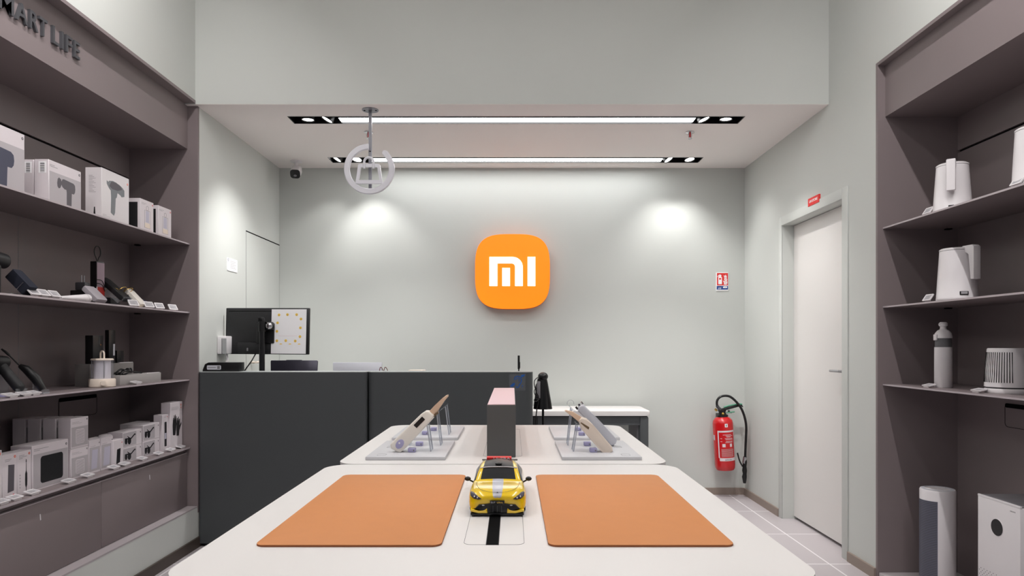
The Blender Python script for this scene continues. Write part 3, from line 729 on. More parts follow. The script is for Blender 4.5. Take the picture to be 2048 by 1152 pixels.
# ------------------------------------------------------------------ display tables
TZ = .89
def dtable(x0, x1, y0, y1, r, label, lid, slot, extra):
    root = thing('display_table', label, 'table', ((x0+x1)/2,(y0+y1)/2,0), group='display tables')
    b = MB(); b.prism(rr((x0+x1)/2,(y0+y1)/2,x1-x0,y1-y0,r,10), TZ-.03, TZ, table_m, bev=.006, seg=3); part(b, 'tabletop', root, True)
    b = MB(); b.prism(rr((x0+x1)/2,(y0+y1)/2,x1-x0-.12,y1-y0-.04,.04,6), TZ-.10, TZ-.03, boxgrey_m, smooth=True); part(b, 'apron', root, True)
    for xx in (x0+.06,x1-.12):
        for yy in (y0+.04,y1-.10):
            b = MB(); b.box((xx,yy,0),(xx+.06,yy+.06,TZ-.10), boxgrey_m, .006); part(b, 'leg', root, True)
    lx0, lx1, ly0, ly1 = lid
    b = MB(); cx_, cy_ = (lx0+lx1)/2, (ly0+ly1)/2; w_, h_ = lx1-lx0, ly1-ly0
    b.ring(rr(cx_,cy_,w_,h_,.012), rr(cx_,cy_,w_-.0012,h_-.0012,.0114), TZ-.001, TZ+.0003, darkgrey_m)
    part(b, 'cable_lid', root, True)
    if slot:
        b = MB(); b.box((slot[0],slot[2],TZ-.001),(slot[1],slot[3],TZ+.0005), slot_m); b.box((slot[0]-.001,slot[2]+.0,TZ-.001),(slot[0],slot[3],TZ+.0009), black2_m); b.box((slot[1],slot[2],TZ-.001),(slot[1]+.001,slot[3],TZ+.0009), black2_m); part(b, 'cable_slot', root, True)
dtable(-.488,.431,.925,1.832,.06, 'white display table in front with two tan leather mats', (-.078,.02,1.096,1.64), (-.041,-.022,1.094,1.64), 0)
dtable(-.475,.425,1.838,2.736,.06, 'white display table behind with four grey display plates', (-.083,.029,1.965,2.60), None, 0)
# leather mats
ydn, ydf = F*.3165/400, F*.3165/259
def desk_mat(x0, x1, label):
    root = thing('desk_mat', label, 'mat', ((x0+x1)/2,(ydn+ydf)/2,TZ), group='tan mats')
    b = MB(); b.prism(rr((x0+x1)/2,(ydn+ydf)/2,x1-x0,ydf-ydn,.016,8), TZ+.0003, TZ+.0022, matedge_m)
    part(b, 'edge', root, True)
    b = MB(); b.prism(rr((x0+x1)/2,(ydn+ydf)/2,x1-x0-.0006,ydf-ydn-.0006,.0155,8), TZ+.0022, TZ+.0035, mat_m, bev=.0009); part(b, 'leather_top', root, True)
desk_mat((507-1024)*ydn/F, (882-1024)*ydn/F, 'tan leather desk mat left of the yellow car')
desk_mat((1097-1024)*ydn/F, (1472-1024)*ydn/F, 'tan leather desk mat right of the yellow car')
# long charcoal box with pink top
root = thing('display_riser', 'tall narrow charcoal block with pale pink top behind the yellow car', 'display block', (-.031,2.32,TZ))
b = MB(); b.box((-.0715,1.946,TZ),(.0105,2.69,TZ+.149), boxgrey_m, .002); part(b, 'body', root, True)
b = MB(); b.box((-.0700,1.948,TZ+.149),(.009,2.688,TZ+.1515), pink_m, .001); part(b, 'top_panel', root, True)
# grey plates
PL = {}
for nm, x0, y0, lab in (('fl',-.4075,1.898,'pale grey display plate at front left, under the cream handheld'),('bl',-.404,2.297,'pale grey display plate at back left, behind the cream handheld'),
                    ('fr',.139,1.898,'pale grey display plate at front right, under the beige device'),('br',.141,2.297,'pale grey display plate at back right, nearest the side table')):
    root = thing('display_plate', lab, 'display plate', (x0+.111,y0+.163,TZ), group='pale grey display plates')
    b = MB(); b.box((x0,y0,TZ),(x0+.222,y0+.325,TZ+.0095), plate_m, .0015); part(b, 'slab', root, True)
    b = MB(); s_ = -1 if x0 < 0 else 1
    for yy in (y0+.035,y0+.185):
        xc = x0+.04 if x0 < 0 else x0+.222-.04
        b.ring(rr(xc,yy,.024,.028,.003), rr(xc,yy,.0228,.0268,.0027), TZ+.009, TZ+.0099, midgrey_m)
    part(b, 'tag_recess', root, True)
PZ = TZ+.0095
def sensor(px, py, d, label, w=.022):
    p = P(px,py,d)
    root = thing('security_sensor', label, 'sensor', (p.x,d+.012,PZ), group='lavender security sensors')
    b = MB(); b.box((p.x-w/2,d,PZ),(p.x+w/2,d+.02,PZ+.0125), lav_m, .0022); part(b, 'housing', root, True)
    b = MB(); b.cyl((p.x+w*.28,d+.0005,PZ+.006),(p.x+w*.28,d-.0006,PZ+.006),.0022, midgrey_m, 10); part(b, 'screw', root, True)
sensor(823,905,1.975,'lavender sensor block nearest on the front left plate')
sensor(838,888,2.10,'lavender sensor block second from front on the left plate')
sensor(850,866,2.36,'lavender sensor block near front of the back left plate')
sensor(867,854,2.47,'lavender sensor block at back of the back left plate')
sensor(1187,905,1.975,'lavender sensor block nearest on the front right plate',.021)
sensor(1175,888,2.10,'lavender sensor block second from front on the right plate',.021)
sensor(1164,868,2.34,'lavender sensor block near front of the back right plate')
sensor(1157,854,2.47,'lavender sensor block at back of the back right plate')
# acrylic stands
def stand(pb, pt, d, w, s, label, leg=.75):
    # pb foot point, pt top point of the sloping face
    root = thing('acrylic_stand', label, 'display stand', (pb.x,d,PZ), group='clear acrylic stands')
    a, c = Vector((pb.x,d,PZ+.001)), Vector((pt.x,d,pt.z))
    u_ = (c-a).normalized(); L = (c-a).length; v_ = Vector((0,1,0)); M = fr(a, u_, v_)
    b = MB(); z0, z1 = ((-.003,0) if s < 0 else (0,.003))
    b.box((0,0,z0),(L,w,z1), acry_m, M=M); b.box((-.0,.0,-.016 if s > 0 else 0),(.003,w,0 if s > 0 else .016), acry_m, M=M); part(b, 'sloping_face', root, True)
    b = MB(); t_ = a+(c-a)*leg; foot = Vector((t_.x + s*.012, d, PZ+.0005))
    uu = (foot-t_).normalized(); M2 = fr(t_, uu, v_); L2 = (foot-t_).length
    b.box((0,0,-.0015),(L2,w,.0015), acry_m, M=M2); b.box((0,-.0003,-.0017),(L2,.0012,.0017), acryedge_m, M=M2); b.box((0,w-.0012,-.0017),(L2,w+.0003,.0017), acryedge_m, M=M2); part(b, 'rear_leg', root, True)
    return M, L
stand(P(797,906,1.99), P(872,826,1.99), 1.99, .05, 1, 'clear acrylic stand holding the cream handheld with black display')
stand(P(812,892,2.06), P(888,806,2.12), 2.11, .05, 1, 'clear acrylic stand just behind the cream handheld', .8)
stand(P(820,868,2.36), P(893,812,2.36), 2.36, .07, 1, 'tall clear acrylic stand at the back left plate, empty', .97)
stand(P(1219,908,1.99), P(1152,848,1.99), 1.99, .05, -1, 'clear acrylic stand holding the beige device', .95)
stand(P(1229,892,2.10), P(1140,815,2.10), 2.11, .05, -1, 'clear acrylic stand holding the light grey device', .95)
# cream handheld (left)
def gadget(a, c, d, w, th, s, m, name, label, cat):
    root = thing(name, label, cat, (a.x,d,PZ))
    u_ = (c-a).normalized(); L = (c-a).length; M = fr(Vector((a.x,d,a.z)), u_, (u_.cross(Vector((0,-1,0))))*1.0)
    # M: x along body, y away from stand, z toward camera
    return root, M, L
a, c = P(791,897,1.975), P(861,826,1.975); a.y = c.y = 1.975
u_ = (c-a).normalized(); v_ = Vector((-u_.z,0,u_.x)); L = (c-a).length
M = fr(a, u_, v_)                 # z = toward camera
root = thing('handheld_device', 'cream handheld device with black display and lavender button leaning at left', 'device', (a.x,1.99,PZ))
b = MB(); th = .040
pr = [(0,-th*.46),(-.004,-th*.3),(-.010,th*.25),(-.004,th*.46),(.006,th*.5),(L*.85,th*.44),(L-.006,th*.36),(L,th*.2),(L+.002,-th*.3),(L-.006,-th*.42),(.012,-th*.5)]
b.prism(pr, -.03, 0, cream_m, M, bev=.005, seg=3); part(b, 'body', root, True)
b = MB(); Md = M @ Matrix.Translation((L*.71,.004,0)); b.prism(rr(0,0,.035,.0125,.0015), 0,.0008, black_m, Md); part(b, 'display', root, True)
b = MB(); b.prism(ell(.018,.0,.015,.0105,rot=.15), 0,.002, lav_m, M, bev=.0007); b.sphere((.019,.003,.0015),.003, white_m, M, (1,1,.5)); part(b, 'button', root, True)
b = MB(); b.prism([(L-.004,-.010),(L-.004,.006),(L+.02,.007),(L+.052,.006),(L+.066,.004),(L+.072,.001),(L+.068,-.003),(L+.05,-.004),(L+.03,-.006),(L+.018,-.012)], -.026,-.008, tan_m, M, bev=.002); part(b, 'flat_head', root, True)
b = MB(); b.prism([(L-.004,-.015),(L+.016,-.017),(L+.016,-.0125),(L-.002,-.01)], -.02,-.005, brown_m, M); part(b, 'head_clip', root, True)
# beige device (right)
a, c = P(1216,901,1.975), P(1170,849,1.975); a.y = c.y = 1.975
u_ = (c-a).normalized(); v_ = Vector((u_.z,0,-u_.x)); L = (c-a).length
M = fr(a, u_, v_)                 # z away from camera
if (M.to_3x3() @ Vector((0,0,1))).y > 0: zs_ = -1
else: zs_ = 1
root = thing('handheld_device', 'beige handheld device with brown side slot leaning at right', 'device', (a.x,1.99,PZ))
th = .031
def zz(p, q_): return (p*zs_, q_*zs_) if zs_ > 0 else (q_*zs_, p*zs_)
b = MB(); pr = [(-.002,-th*.5),(-.010,-th*.2),(-.012,th*.3),(0,th*.52),(L*.8,th*.55),(L+.008,th*.5),(L+.022,th*.2),(L+.02,-th*.2),(L-.005,-th*.55),(.02,-th*.55)]
b.prism(pr, *zz(-.03,0), beige_m, M, bev=.005, seg=3); part(b, 'body', root, True)
b = MB(); b.prism([(L-.018,-.002),(L-.014,.004),(L+.012,-.004),(L+.012,-.007),(L-.004,-.005)][::-1], *zz(0,.0008), brown_m, M); part(b, 'side_slot', root, True)
b = MB(); b.prism([(L+.01,-.008),(L+.01,.010),(L+.05,-.002),(L+.066,-.014),(L+.066,-.018),(L+.04,-.012)], *zz(-.026,-.004), tan_m, M, bev=.001)
part(b, 'flat_head', root, True)
# light grey device (right, behind)
a, c = P(1228,884,2.09), P(1162,815,2.09); a.y = c.y = 2.09
u_ = (c-a).normalized(); v_ = Vector((u_.z,0,-u_.x)); L = (c-a).length; M = fr(a, u_, v_); th = .027
root = thing('handheld_device', 'light grey handheld device with dark tip fittings behind the beige one', 'device', (a.x,2.1,PZ))
b = MB(); b.prism([(-.004,-th*.5),(-.008,0),(-.002,th*.45),(L*.6,th*.5),(L,th*.45),(L+.006,0),(L,-th*.5)], *zz(-.035,0), ltgrey_m, M, bev=.005, seg=3); part(b, 'body', root, True)
b = MB()
for k, yy in enumerate((-.011,.001,.011)): b.cyl((L+.002,yy,-.012*zs_),(L+.011,yy+.001,-.012*zs_),.0032, (black_m,gun_m,chrome_m)[k], 10, M=M)
part(b, 'tip_fitting', root, True)
b = MB(); b.prism([(L*.55,-th*.5),(L*.95,-th*.5),(L+.01,-th*.9),(L*.9,-th*1.0)], *zz(-.03,-.002), white_m, M, bev=.001); part(b, 'white_flap', root, True)
b = MB(); pc = P(1141,805,2.12); b.tube([(pc.x+.0105*math.cos(t_), 2.12, pc.z-.003+.0105*math.sin(t_)) for t_ in [math.radians(a_) for a_ in range(-10,215,15)]], .0007, acryedge_m, 6); part(b, 'loop_cord', root, True)

# ------------------------------------------------------------------ model car
def car():
    CXC = -.0275; y0 = 1.277
    root = thing('model_car', 'yellow model sports car with silver bonnet stripe between the tan mats', 'toy car', (CXC,y0,TZ))
    hw = .0545
    # y, wbot, wmid, wbelt, zbelt, wrail, zrail, zc(center), zmid
    ST = [(.000,.036,.041,.036,.031,.024,.0345,.036,.024),
          (.004,.045,.0485,.044,.035,.030,.0385,.0405,.025),
          (.014,.050,.0535,.051,.0395,.035,.0435,.0445,.026),
          (.032,.051,.0550,.0535,.0445,.040,.0475,.0480,.028),
          (.052,.051,.0550,.0540,.0460,.043,.0490,.0495,.029),
          (.074,.051,.0545,.0525,.0465,.0455,.0490,.0505,.029),
          (.082,.051,.0540,.0515,.0470,.0445,.0510,.0530,.029),
          (.100,.051,.0535,.0505,.0480,.0420,.0605,.0630,.029),
          (.118,.051,.0530,.0500,.0485,.0395,.0680,.0715,.029),
          (.150,.051,.0535,.0500,.0490,.0368,.0740,.0790,.029),
          (.190,.051,.0545,.0515,.0495,.0350,.0735,.0790,.029),
          (.225,.051,.0555,.0525,.0495,.0335,.0650,.0690,.029),
          (.254,.050,.0535,.0495,.0495,.0340,.0575,.0600,.029),
          (.272,.046,.0490,.0440,.0480,.0320,.0530,.0540,.027),
          (.278,.042,.0440,.0400,.0400,.0280,.0430,.0440,.022)]
    t = bmesh.new(); mats_ = [yellow_m, cglass_m, stripe_m, black_m]; G = []
    for (y, wb, wm, wl, zl, wr_, zr, zc_, zm) in ST:
        half = [(wb,.0075),(wm,.013),(wm,zm),(wl,zl),(wr_,zr),(wr_*.90,zr+(zc_-zr)*.25),(.0062,zc_-.0002),(0,zc_)]
        row = [(-x, z) for x, z in half] + [(x, z) for x, z in half[-2::-1]]
        G.append([t.verts.new((x, y, z)) for x, z in row])
    NR = len(G[0])
    for i in range(len(G)-1):
        for j in range(NR-1):
            f_ = t.faces.new((G[i][j],G[i][j+1],G[i+1][j+1],G[i+1][j])); k = min(j, NR-2-j); m_ = 0
            if k == 6: m_ = 2 if i < 6 else (1 if i < 12 else 0)
            if k == 5 and 6 <= i < 12: m_ = 1
            if k in (5,6) and 8 <= i < 11: m_ = 3
            if k == 3 and 6 <= i < 11: m_ = 1
            if k == 0: m_ = 3
            f_.material_index = m_; f_.smooth = True
    t.faces.new(G[0][::-1]); t.faces.new(G[-1])
    t.faces.new([G[i][0] for i in range(len(G))] + [G[i][-1] for i in range(len(G)-1,-1,-1)]).material_index = 3
    bmesh.ops.recalc_face_normals(t, faces=t.faces[:])
    me = bpy.data.meshes.new('body'); t.to_mesh(me); t.free()
    for m_ in mats_: me.materials.append(m_)
    o = bpy.data.objects.new('body', me); C.objects.link(o); o.parent = root
    md = o.modifiers.new('s','SUBSURF'); md.levels = 2; md.render_levels = 2
    # seats inside
    b = MB()
    for sx_ in (-.021,.021): b.box((sx_-.013,.136,.012),(sx_+.013,.148,.056), mat('ochre_seat',(200,146,60),.5), .005); b.box((sx_-.007,.137,.056),(sx_+.007,.145,.062), mat('ochre_seat',(190,140,60),.5), .003)
    b.box((-.040,.088,.03),(.040,.094,.046), black_m, .002)
    part(b, 'seats', root)
    # front grille, splitter
    MF = BW(0,.0,0)
    b = MB()
    b.prism([(-.042,.0145),(-.034,.0225),(-.020,.0235),(-.014,.0245),(.014,.0245),(.020,.0235),(.034,.0225),(.042,.0145),(.030,.0125),(.021,.0120),(.018,.007),(-.018,.007),(-.021,.0120),(-.030,.0125)][::-1], -.014,.0030, black_m, MF, bev=.0012)
    for s_ in (-1,1): b.sphere((s_*.026,-.0025,.0215),.003, silver_m, sc=(1.1,.3,.4), n=8)
    for k in (-.008,0,.008): b.box((k-.0006,-.0042,.0085),(k+.0006,-.0028,.0205), darkgrey_m)
    part(b, 'front_grille', root)
    b = MB(); b.prism([(-.050,.0150),(-.036,.0115),(-.028,.0105),(-.023,.012),(-.019,.0165),(-.018,.0065),(-.034,.0065),(-.050,.0100)], -.014,.0036, yellow_m, MF, bev=.001); part(b, 'bumper_lip', root); b = MB()
    b.prism([(.050,.0150),(.036,.0115),(.028,.0105),(.023,.012),(.019,.0165),(.018,.0065),(.034,.0065),(.050,.0100)][::-1], -.014,.0036, yellow_m, MF, bev=.001); part(b, 'bumper_lip', root)
    b = MB(); b.box((-.050,-.004,.0025),(.050,.27,.0075), black_m, .002); part(b, 'underbody', root)
    b = MB()
    b.box((-.0135,-.0052,.0238),(.0135,-.0038,.0308), black_m, .0004); 
    b.text('SU7', .0085,.0031,.0003, silver_m, BW(-.0118,-.0053,.0258), bold=.02)
    b.text('Ultra', .0105,.0031,.0003, emoji_m, BW(-.0005,-.0053,.0258)); part(b, 'number_plate', root)
    for s_ in (-1,1):
        b = MB()
        cs = [(.0295,.0325,.0020),(.036,.0312,.0025),(.044,.0325,.0055),(.0500,.0365,.0105),(.0512,.0425,.0160),(.0455,.0415,.0120),(.0375,.0375,.0060)]
        t = bmesh.new(); cv = t.verts.new((s_*.0415,-.0030+.0065,.0370))
        vs = [t.verts.new((s_*x,y-.0022,z)) for x,z,y in cs]
        vb = [t.verts.new((s_*x*.97,y+.006,z)) for x,z,y in cs]
        for i in range(7):
            t.faces.new((cv,vs[i],vs[(i+1)%7])); t.faces.new((vs[i],vb[i],vb[(i+1)%7],vs[(i+1)%7]))
        bmesh.ops.recalc_face_normals(t, faces=t.faces[:])
        b.add(t, gun_m, None, False)
        for k in range(2): b.sphere((s_*(.037+.006*k),.0000+.0030*k,.0348+.0016*k),.0018, chrome_m, n=8)
        part(b, 'headlight', root)
        b = MB(); b.tube([(s_*.050,.088,.047),(s_*.054,.086,.0495),(s_*.057,.085,.0515)],.0016, black_m); b.sphere((s_*.0605,.084,.054),.0062, black_m, sc=(1,.75,.72)); part(b, 'side_mirror', root)
        for yy in (.052,.219):
            b = MB(); b.cyl((s_*.040,yy,.0185),(s_*.0535,yy,.0185),.0185, slot_m, 28); b.cyl((s_*.0535,yy,.0185),(s_*.0541,yy,.0185),.0135, darkgrey_m, 20); part(b, 'wheel', root)
    b = MB(); b.box((-.0265,.184,.0745),(.0265,.204,.0797), signred_m, .0006)
    b.text('ULTRA', .036,.0036,.0005, paper_m, fr((-.012,.1836,.0757),(1,0,0),(0,0,1)), bold=.02)
    part(b, 'rear_banner', root, label='red banner with white letters')
    b = MB(); b.sphere((0,.132,.0755),.007, black_m, sc=(1,1,.45)); part(b, 'roof_pod', root)
    b = MB(); b.tube([(-.0375,.121,.0690),(-.020,.1185,.0712),(0,.1175,.0718),(.020,.1185,.0712),(.0375,.121,.0690)],.0011, white_m); part(b, 'windscreen_reflection', root)  # white line along the windscreen top: a reflection modelled as a tube
    b = MB(); b.sphere((0,.009,.0432),.0014, gun_m, sc=(1,1,.5), n=8); part(b, 'badge', root)
    b = MB(); b.box((-.040,.262,.060),(.040,.274,.0618), black_m, .0008); b.box((-.03,.265,.055),(-.028,.269,.060), black_m); b.box((.028,.265,.055),(.03,.269,.060), black_m); part(b, 'rear_wing', root)
    b = MB(); b.tube(bez([(-.042,.072,.0500),(-.040,.045,.0485),(-.031,.019,.0460),(-.015,.010,.0438),(0,.0085,.0432),(.015,.010,.0438),(.031,.019,.0460),(.040,.045,.0485),(.042,.072,.0500)]),.0003, brown_m, 6); part(b, 'bonnet_seam', root)
car()

# ------------------------------------------------------------------ cartons
Z1 = .0004
def lines(mb, x, y, ws, m=textline_m, dy=.006, h=.0016):
    for k, w_ in enumerate(ws): mb.box((x,y-k*dy,0),(x+w_,y-k*dy+h,Z1), m)
def carton(label, mw, w, h, t, pics, group, name='product_box', base=carton_m, side_pics=None):
    b = MB(); b.box((0,0,-t),(w,h,0), base, .0012, seg=1)
    pics(b, w, h)
    if side_pics:                                       # the side that faces the shop entrance (local -x)
        side = MB(); side_pics(side, t, h)
        side.bm.transform(Matrix(((0,0,-1,0),(0,1,0,0),(1,0,0,-t),(0,0,0,1))))
        me = bpy.data.meshes.new('t'); side.bm.to_mesh(me); off = [b.mi(m_) for m_ in side.mats]
        for p_ in me.polygons: p_.material_index = off[p_.material_index]
        b.bm.from_mesh(me); bpy.data.meshes.remove(me); side.bm.free()
    o = b.build(name, mw=mw); return tag(o, label, 'box', group)
def fl(mb, pts, m, z=1): mb.prism(pts, 0 if z == 1 else Z1*(z-1), Z1*z, m)
def ccw(p):
    a = sum(p[i][0]*p[(i+1)%len(p)][1]-p[(i+1)%len(p)][0]*p[i][1] for i in range(len(p)))
    return p if a > 0 else p[::-1]
def sc_(pts, x, y, w, h): return ccw([(x+p_[0]*w, y+p_[1]*h) for p_ in pts])
def badge(mb, x, y, r, m): mb.prism(rr(x,y,r*2,r*2,r*.8,4), 0, Z1*2, m); mb.box((x-r*.5,y-r*.4,Z1*2),(x-r*.1,y+r*.4,Z1*2.6), carton_m); mb.box((x+r*.1,y-r*.4,Z1*2),(x+r*.5,y+r*.4,Z1*2.6), carton_m)
gunsil = [(0,.74),(.02,.62),(.09,.56),(.17,.60),(.22,.70),(.24,.74),(.28,.66),(.40,.60),(.50,.60),(.52,.52),(.52,0),(.78,0),(.80,.52),(.92,.52),(.98,.60),(1,.72),(.98,.86),(.90,.92),(.36,.96),(.28,.94),(.24,.84),(.20,.92),(.10,.96),(.03,.90)]
def pic_gun(m, x, w_, grey=True):
    def f(b, w, h):
        b.box((.006,.0,0),(w-.001,h*.74,Z1), greypanel_m)
        fl(b, sc_(gunsil, w*x, .004, w*w_, h*.66), m, 2)
        badge(b, w-.012, h-.018, .005, darkgrey_m); lines(b, .008, h-.02, (.03,.05))
    return f
zt1 = 1.818
XFc = -1.962
G1 = 'boxes on the left top shelf'
def side_bar(b, t, h):
    b.box((t*.3,h*.68,0),(t*.85,h*.95,Z1), paper_m)
    for k in range(9): b.box((t*.42,h*.70+k*h*.026,Z1),(t*.72,h*.70+k*h*.026+h*(.008+.006*(k%2)),Z1*2), printblack_m)
d1 = DX(49,XFc)
carton('large white massage gun box at the left edge of the top shelf', LW(XFc,d1-.25,zt1), .25, .237, .09, pic_gun(printblue_m, .05,.72), G1)
d0, d1 = DX(97,XFc), DX(162,XFc)
carton('white box picturing a grey massage gun, second on the top shelf', LW(XFc,d0,zt1), d1-d0, .179, .06, pic_gun(printgrey_m,.25,.56), G1, side_pics=side_bar)
carton('white box tucked behind the grey massage gun box', LW(XFc-.064,d0+.002,zt1), d1-d0, .178, .055, pic_gun(printgrey_m,.25,.56), G1, side_pics=side_bar)
d0, d1 = DX(203,XFc), DX(258,XFc)
def pic_torch(b, w, h):
    fl(b, sc_([(.0,.86),(.06,.80),(.14,.74),(.22,.70),(.24,.5),(.22,.06),(.40,0),(.46,.1),(.5,.52),(.56,.56),(.60,.70),(.78,.66),(.84,.62),(1,.66),(1,.84),(.9,.9),(.7,.96),(.35,1),(.12,.96),(.1,.92),(.0,.95)], w*.18,h*.12,w*.64,h*.70), printsteel_m, 1)
    fl(b, sc_([(.14,.82),(.3,.76),(.6,.76),(.86,.84),(.8,.92),(.5,.99),(.25,.96)], w*.18,h*.12,w*.64,h*.70), printgrey_m, 2)
    badge(b, w-.014, h-.032, .005, badge_m); lines(b, .01, .02, (.03,.06,.045), h=.001)
def side_txt(b, t, h):
    for k in range(12): b.box((t*.22,h*.84-k*h*.03,0),(t*(.45+.3*((k*7)%3)/3),h*.84-k*h*.03+.0012,Z1), textline_m)
    fl(b, [(t*.5,.004),(t*.64,.004),(t*.6,h*.22),(t*.54,h*.22)], printblack_m, 1)
carton('tall glossy white box picturing a torch shaped tool on the top shelf', LW(XFc,d0,zt1), d1-d0, .242, .078, pic_torch, G1, base=mat('glossy_carton',(226,220,222),.12,coat=.6), side_pics=side_txt)
def pic_lantern(b, w, h):
    x0, x1 = w*.32, w*.74
    def fr_(x0,y0,x1,y1,t_=.0014,m=textline_m): 
        b.box((x0,y0,0),(x0+t_,y1,Z1),m); b.box((x1-t_,y0,0),(x1,y1,Z1),m); b.box((x0,y0,0),(x1,y0+t_,Z1),m); b.box((x0,y1-t_,0),(x1,y1,Z1),m)
    fr_(x0,h*.12,x1,h*.68); b.box((x0+.012,h*.3,0),(x1-.012,h*.66,Z1), lilac_m)
    fl(b, rr((x0+x1)/2,h*.2,x1-x0-.004,h*.15,.004), beige_m, 2)
    b.ring(rr((x0+x1)/2,h*.75,.024,h*.15,.011), rr((x0+x1)/2,h*.75,.020,h*.13,.009), 0, Z1, textline_m)
    badge(b, w-.011, h-.016, .0045, badgered_m); lines(b, .012, h-.02, (.05,.035), h=.001)
def side_dark(b, t, h):
    b.box((.002,.004,0),(t*.86,h*.88,Z1), printblack_m); b.box((t*.1,.006,Z1),(t*.8,h*.1,Z1*2), printbrown_m); fl(b, ell(t*.3,h*.62,.003,.004,10), carton_m, 2)
d0, d1 = DX(280.5,XFc), DX(307,XFc)
carton('white lantern box with dark side beside the torch box', LW(XFc,d0,zt1), d1-d0, .168, .10, pic_lantern, G1, side_pics=side_dark)
d0, d1 = DX(316.5,XFc), DX(342.5,XFc)
carton('white lantern box last at the right end of the top shelf', LW(XFc,d0,zt1), d1-d0, .168, .10, pic_lantern, G1, side_pics=side_dark)
# --- ledge row
zl = .6; XB = -1.992; G2 = 'boxes on the low left ledge'
def px_box(label, x0, x1, h, t, pics, X=XB, z=zl, group=G2, **k):
    d0, d1 = DX(x0,X), DX(x1,X); return carton(label, LW(X,d0,z), d1-d0, h, t, pics, group, **k)
def pic_phone(b, w, h):
    fl(b, ccw([(w*.36,h*.14),(w*.78,h*.16),(w*.82,h*.74),(w*.40,h*.76)]), printgrey_m, 1); badge(b, w-.012, h-.014, .005, badge_m); lines(b, .014, h-.022, (.035,.028)); badge(b, w-.02,.012,.004,badgered_m)
def pic_driver(b, w, h):
    fl(b, sc_([(.4,0),(.6,0),(.62,.12),(.95,.2),(1,.35),(.95,.55),(.7,.62),(.62,.66),(.6,.9),(.7,.93),(.6,1),(.4,1),(.3,.93),(.4,.9),(.38,.66),(.3,.62),(.05,.55),(0,.35),(.05,.2),(.38,.12)], w*.55,h*.06,w*.16,h*.74), printblack_m, 1)
    badge(b, w-.012, h-.014, .0048, badge_m); lines(b, .010, h-.018, (.03,.045,.02)); 
    for k in range(5): badge(b, w*.2, h*.18+k*h*.07, .003, greypanel_m)
def pic_tablet(b, w, h):
    b.box((.008,.006,0),(w-.004,h*.80,Z1), greypanel_m); fl(b, rr(w*.53,h*.43,w*.62,h*.60,.014), printblack_m, 2); badge(b, w-.014, h-.02, .005, darkgrey_m); lines(b, .012, h-.018, (.09,.035))
def pic_grille(b, w, h):
    b.box((.006,.008,0),(w-.004,h*.70,Z1), greypanel_m); b.prism(rr(w*.52,h*.38,w*.5,h*.48,.01), Z1, Z1*2, carton_m)
    for k in range(11): b.box((w*.30,h*.17+k*h*.040,Z1*2),(w*.74,h*.17+k*h*.040+.0016,Z1*3), textline_m)
    badge(b, w-.010, h-.012, .0035, darkgrey_m); lines(b, .010, h-.02, (.05,.07), h=.001)
def pic_sleeve(b, w, h):
    b.box((.003,.01,0),(w-.004,h*.78,Z1), greypanel_m); fl(b, ccw([(w*.18,h*.13),(w*.68,h*.13),(w*.78,h*.70),(w*.28,h*.70)]), lilac_m, 2); badge(b, w-.008, h-.018, .003, darkgrey_m); lines(b, .01, h-.03, (.04,.03), h=.001)
def pic_smallphone(b, w, h):
    fl(b, ccw([(w*.28,h*.1),(w*.66,h*.14),(w*.72,h*.66),(w*.36,h*.64)]), printblack_m, 1); badge(b, w-.012, h-.018, .003, badgered_m)
def pic_glasses(b, w, h):
    b.box((.004,.005,0),(w*.70,h-.006,Z1), greypanel_m)
    def G(p): return sc_(p, w*.10, h*.12, w*.55, h*.74)
    fl(b, G([(.12+.125*math.cos(t_),.36+.27*math.sin(t_)) for t_ in [2*PI*i/16 for i in range(16)]]), printblack_m, 2); fl(b, G([(.43+.16*math.cos(t_),.32+.29*math.sin(t_)) for t_ in [2*PI*i/16 for i in range(16)]]), printblack_m, 2)
    fl(b, G([(0,.52),(.58,.46),(.96,.80),(1,.70),(1,.86),(.92,.90),(.56,.58),(.42,.64),(.26,.80),(.22,.78),(.34,.62),(.1,.62),(0,.62)]), printblack_m, 3)
    badge(b, w-.014, h-.016, .0035, darkgrey_m)
def pic_flash(b, w, h):
    fl(b, rr(w*.55,h*.47,w*.36,h*.66,.005), printblack_m, 1); b.box((w*.40,h*.34,Z1),(w*.66,h*.50,Z1*2), lilac_m); badge(b, w-.012, h-.014, .003, badgered_m); lines(b, w*.35, h-.012, (.02,.014), h=.001)
def pic_glove(b, w, h):
    g1 = [(.0,.06),(.30,.04),(.40,.35),(.46,.55),(.44,.9),(.38,.93),(.35,.72),(.33,.98),(.26,1),(.23,.75),(.2,.96),(.13,.97),(.11,.7),(.08,.86),(.02,.86),(-.04,.5)]
    g2 = [(.44,.0),(.74,-.02),(.8,.22),(1.06,.5),(1.03,.6),(.82,.45),(.88,.74),(.8,.78),(.74,.62),(.72,.86),(.64,.88),(.61,.64),(.58,.82),(.5,.82),(.46,.5),(.42,.3)]
    for g_ in (g1, g2): fl(b, sc_(g_, w*.2, h*.28, w*.68, h*.46), printblack_m, 1)
    badge(b, w-.016, h-.02, .0055, badge_m); badge(b, w-.016, h-.036, .0045, badge_m); lines(b, .012, h-.03, (.08,.085,.07), h=.001)
px_box('white boxed item with orange corner badge at the extreme left of the ledge', -60, 4, .20, .06, pic_phone)
px_box('white box picturing a dark upright handset, left end of ledge', 4.5, 34, .178, .05, pic_phone)
px_box('white box picturing a black electric screwdriver on the ledge', 34.5, 62.5, .178, .05, pic_driver)
px_box('second white upright box behind the handset picture box', 6, 34, .172, .03, pic_phone, X=XB-.056)
px_box('large white box picturing a black rounded rectangle screen', 64, 136.5, .190, .09, pic_tablet)
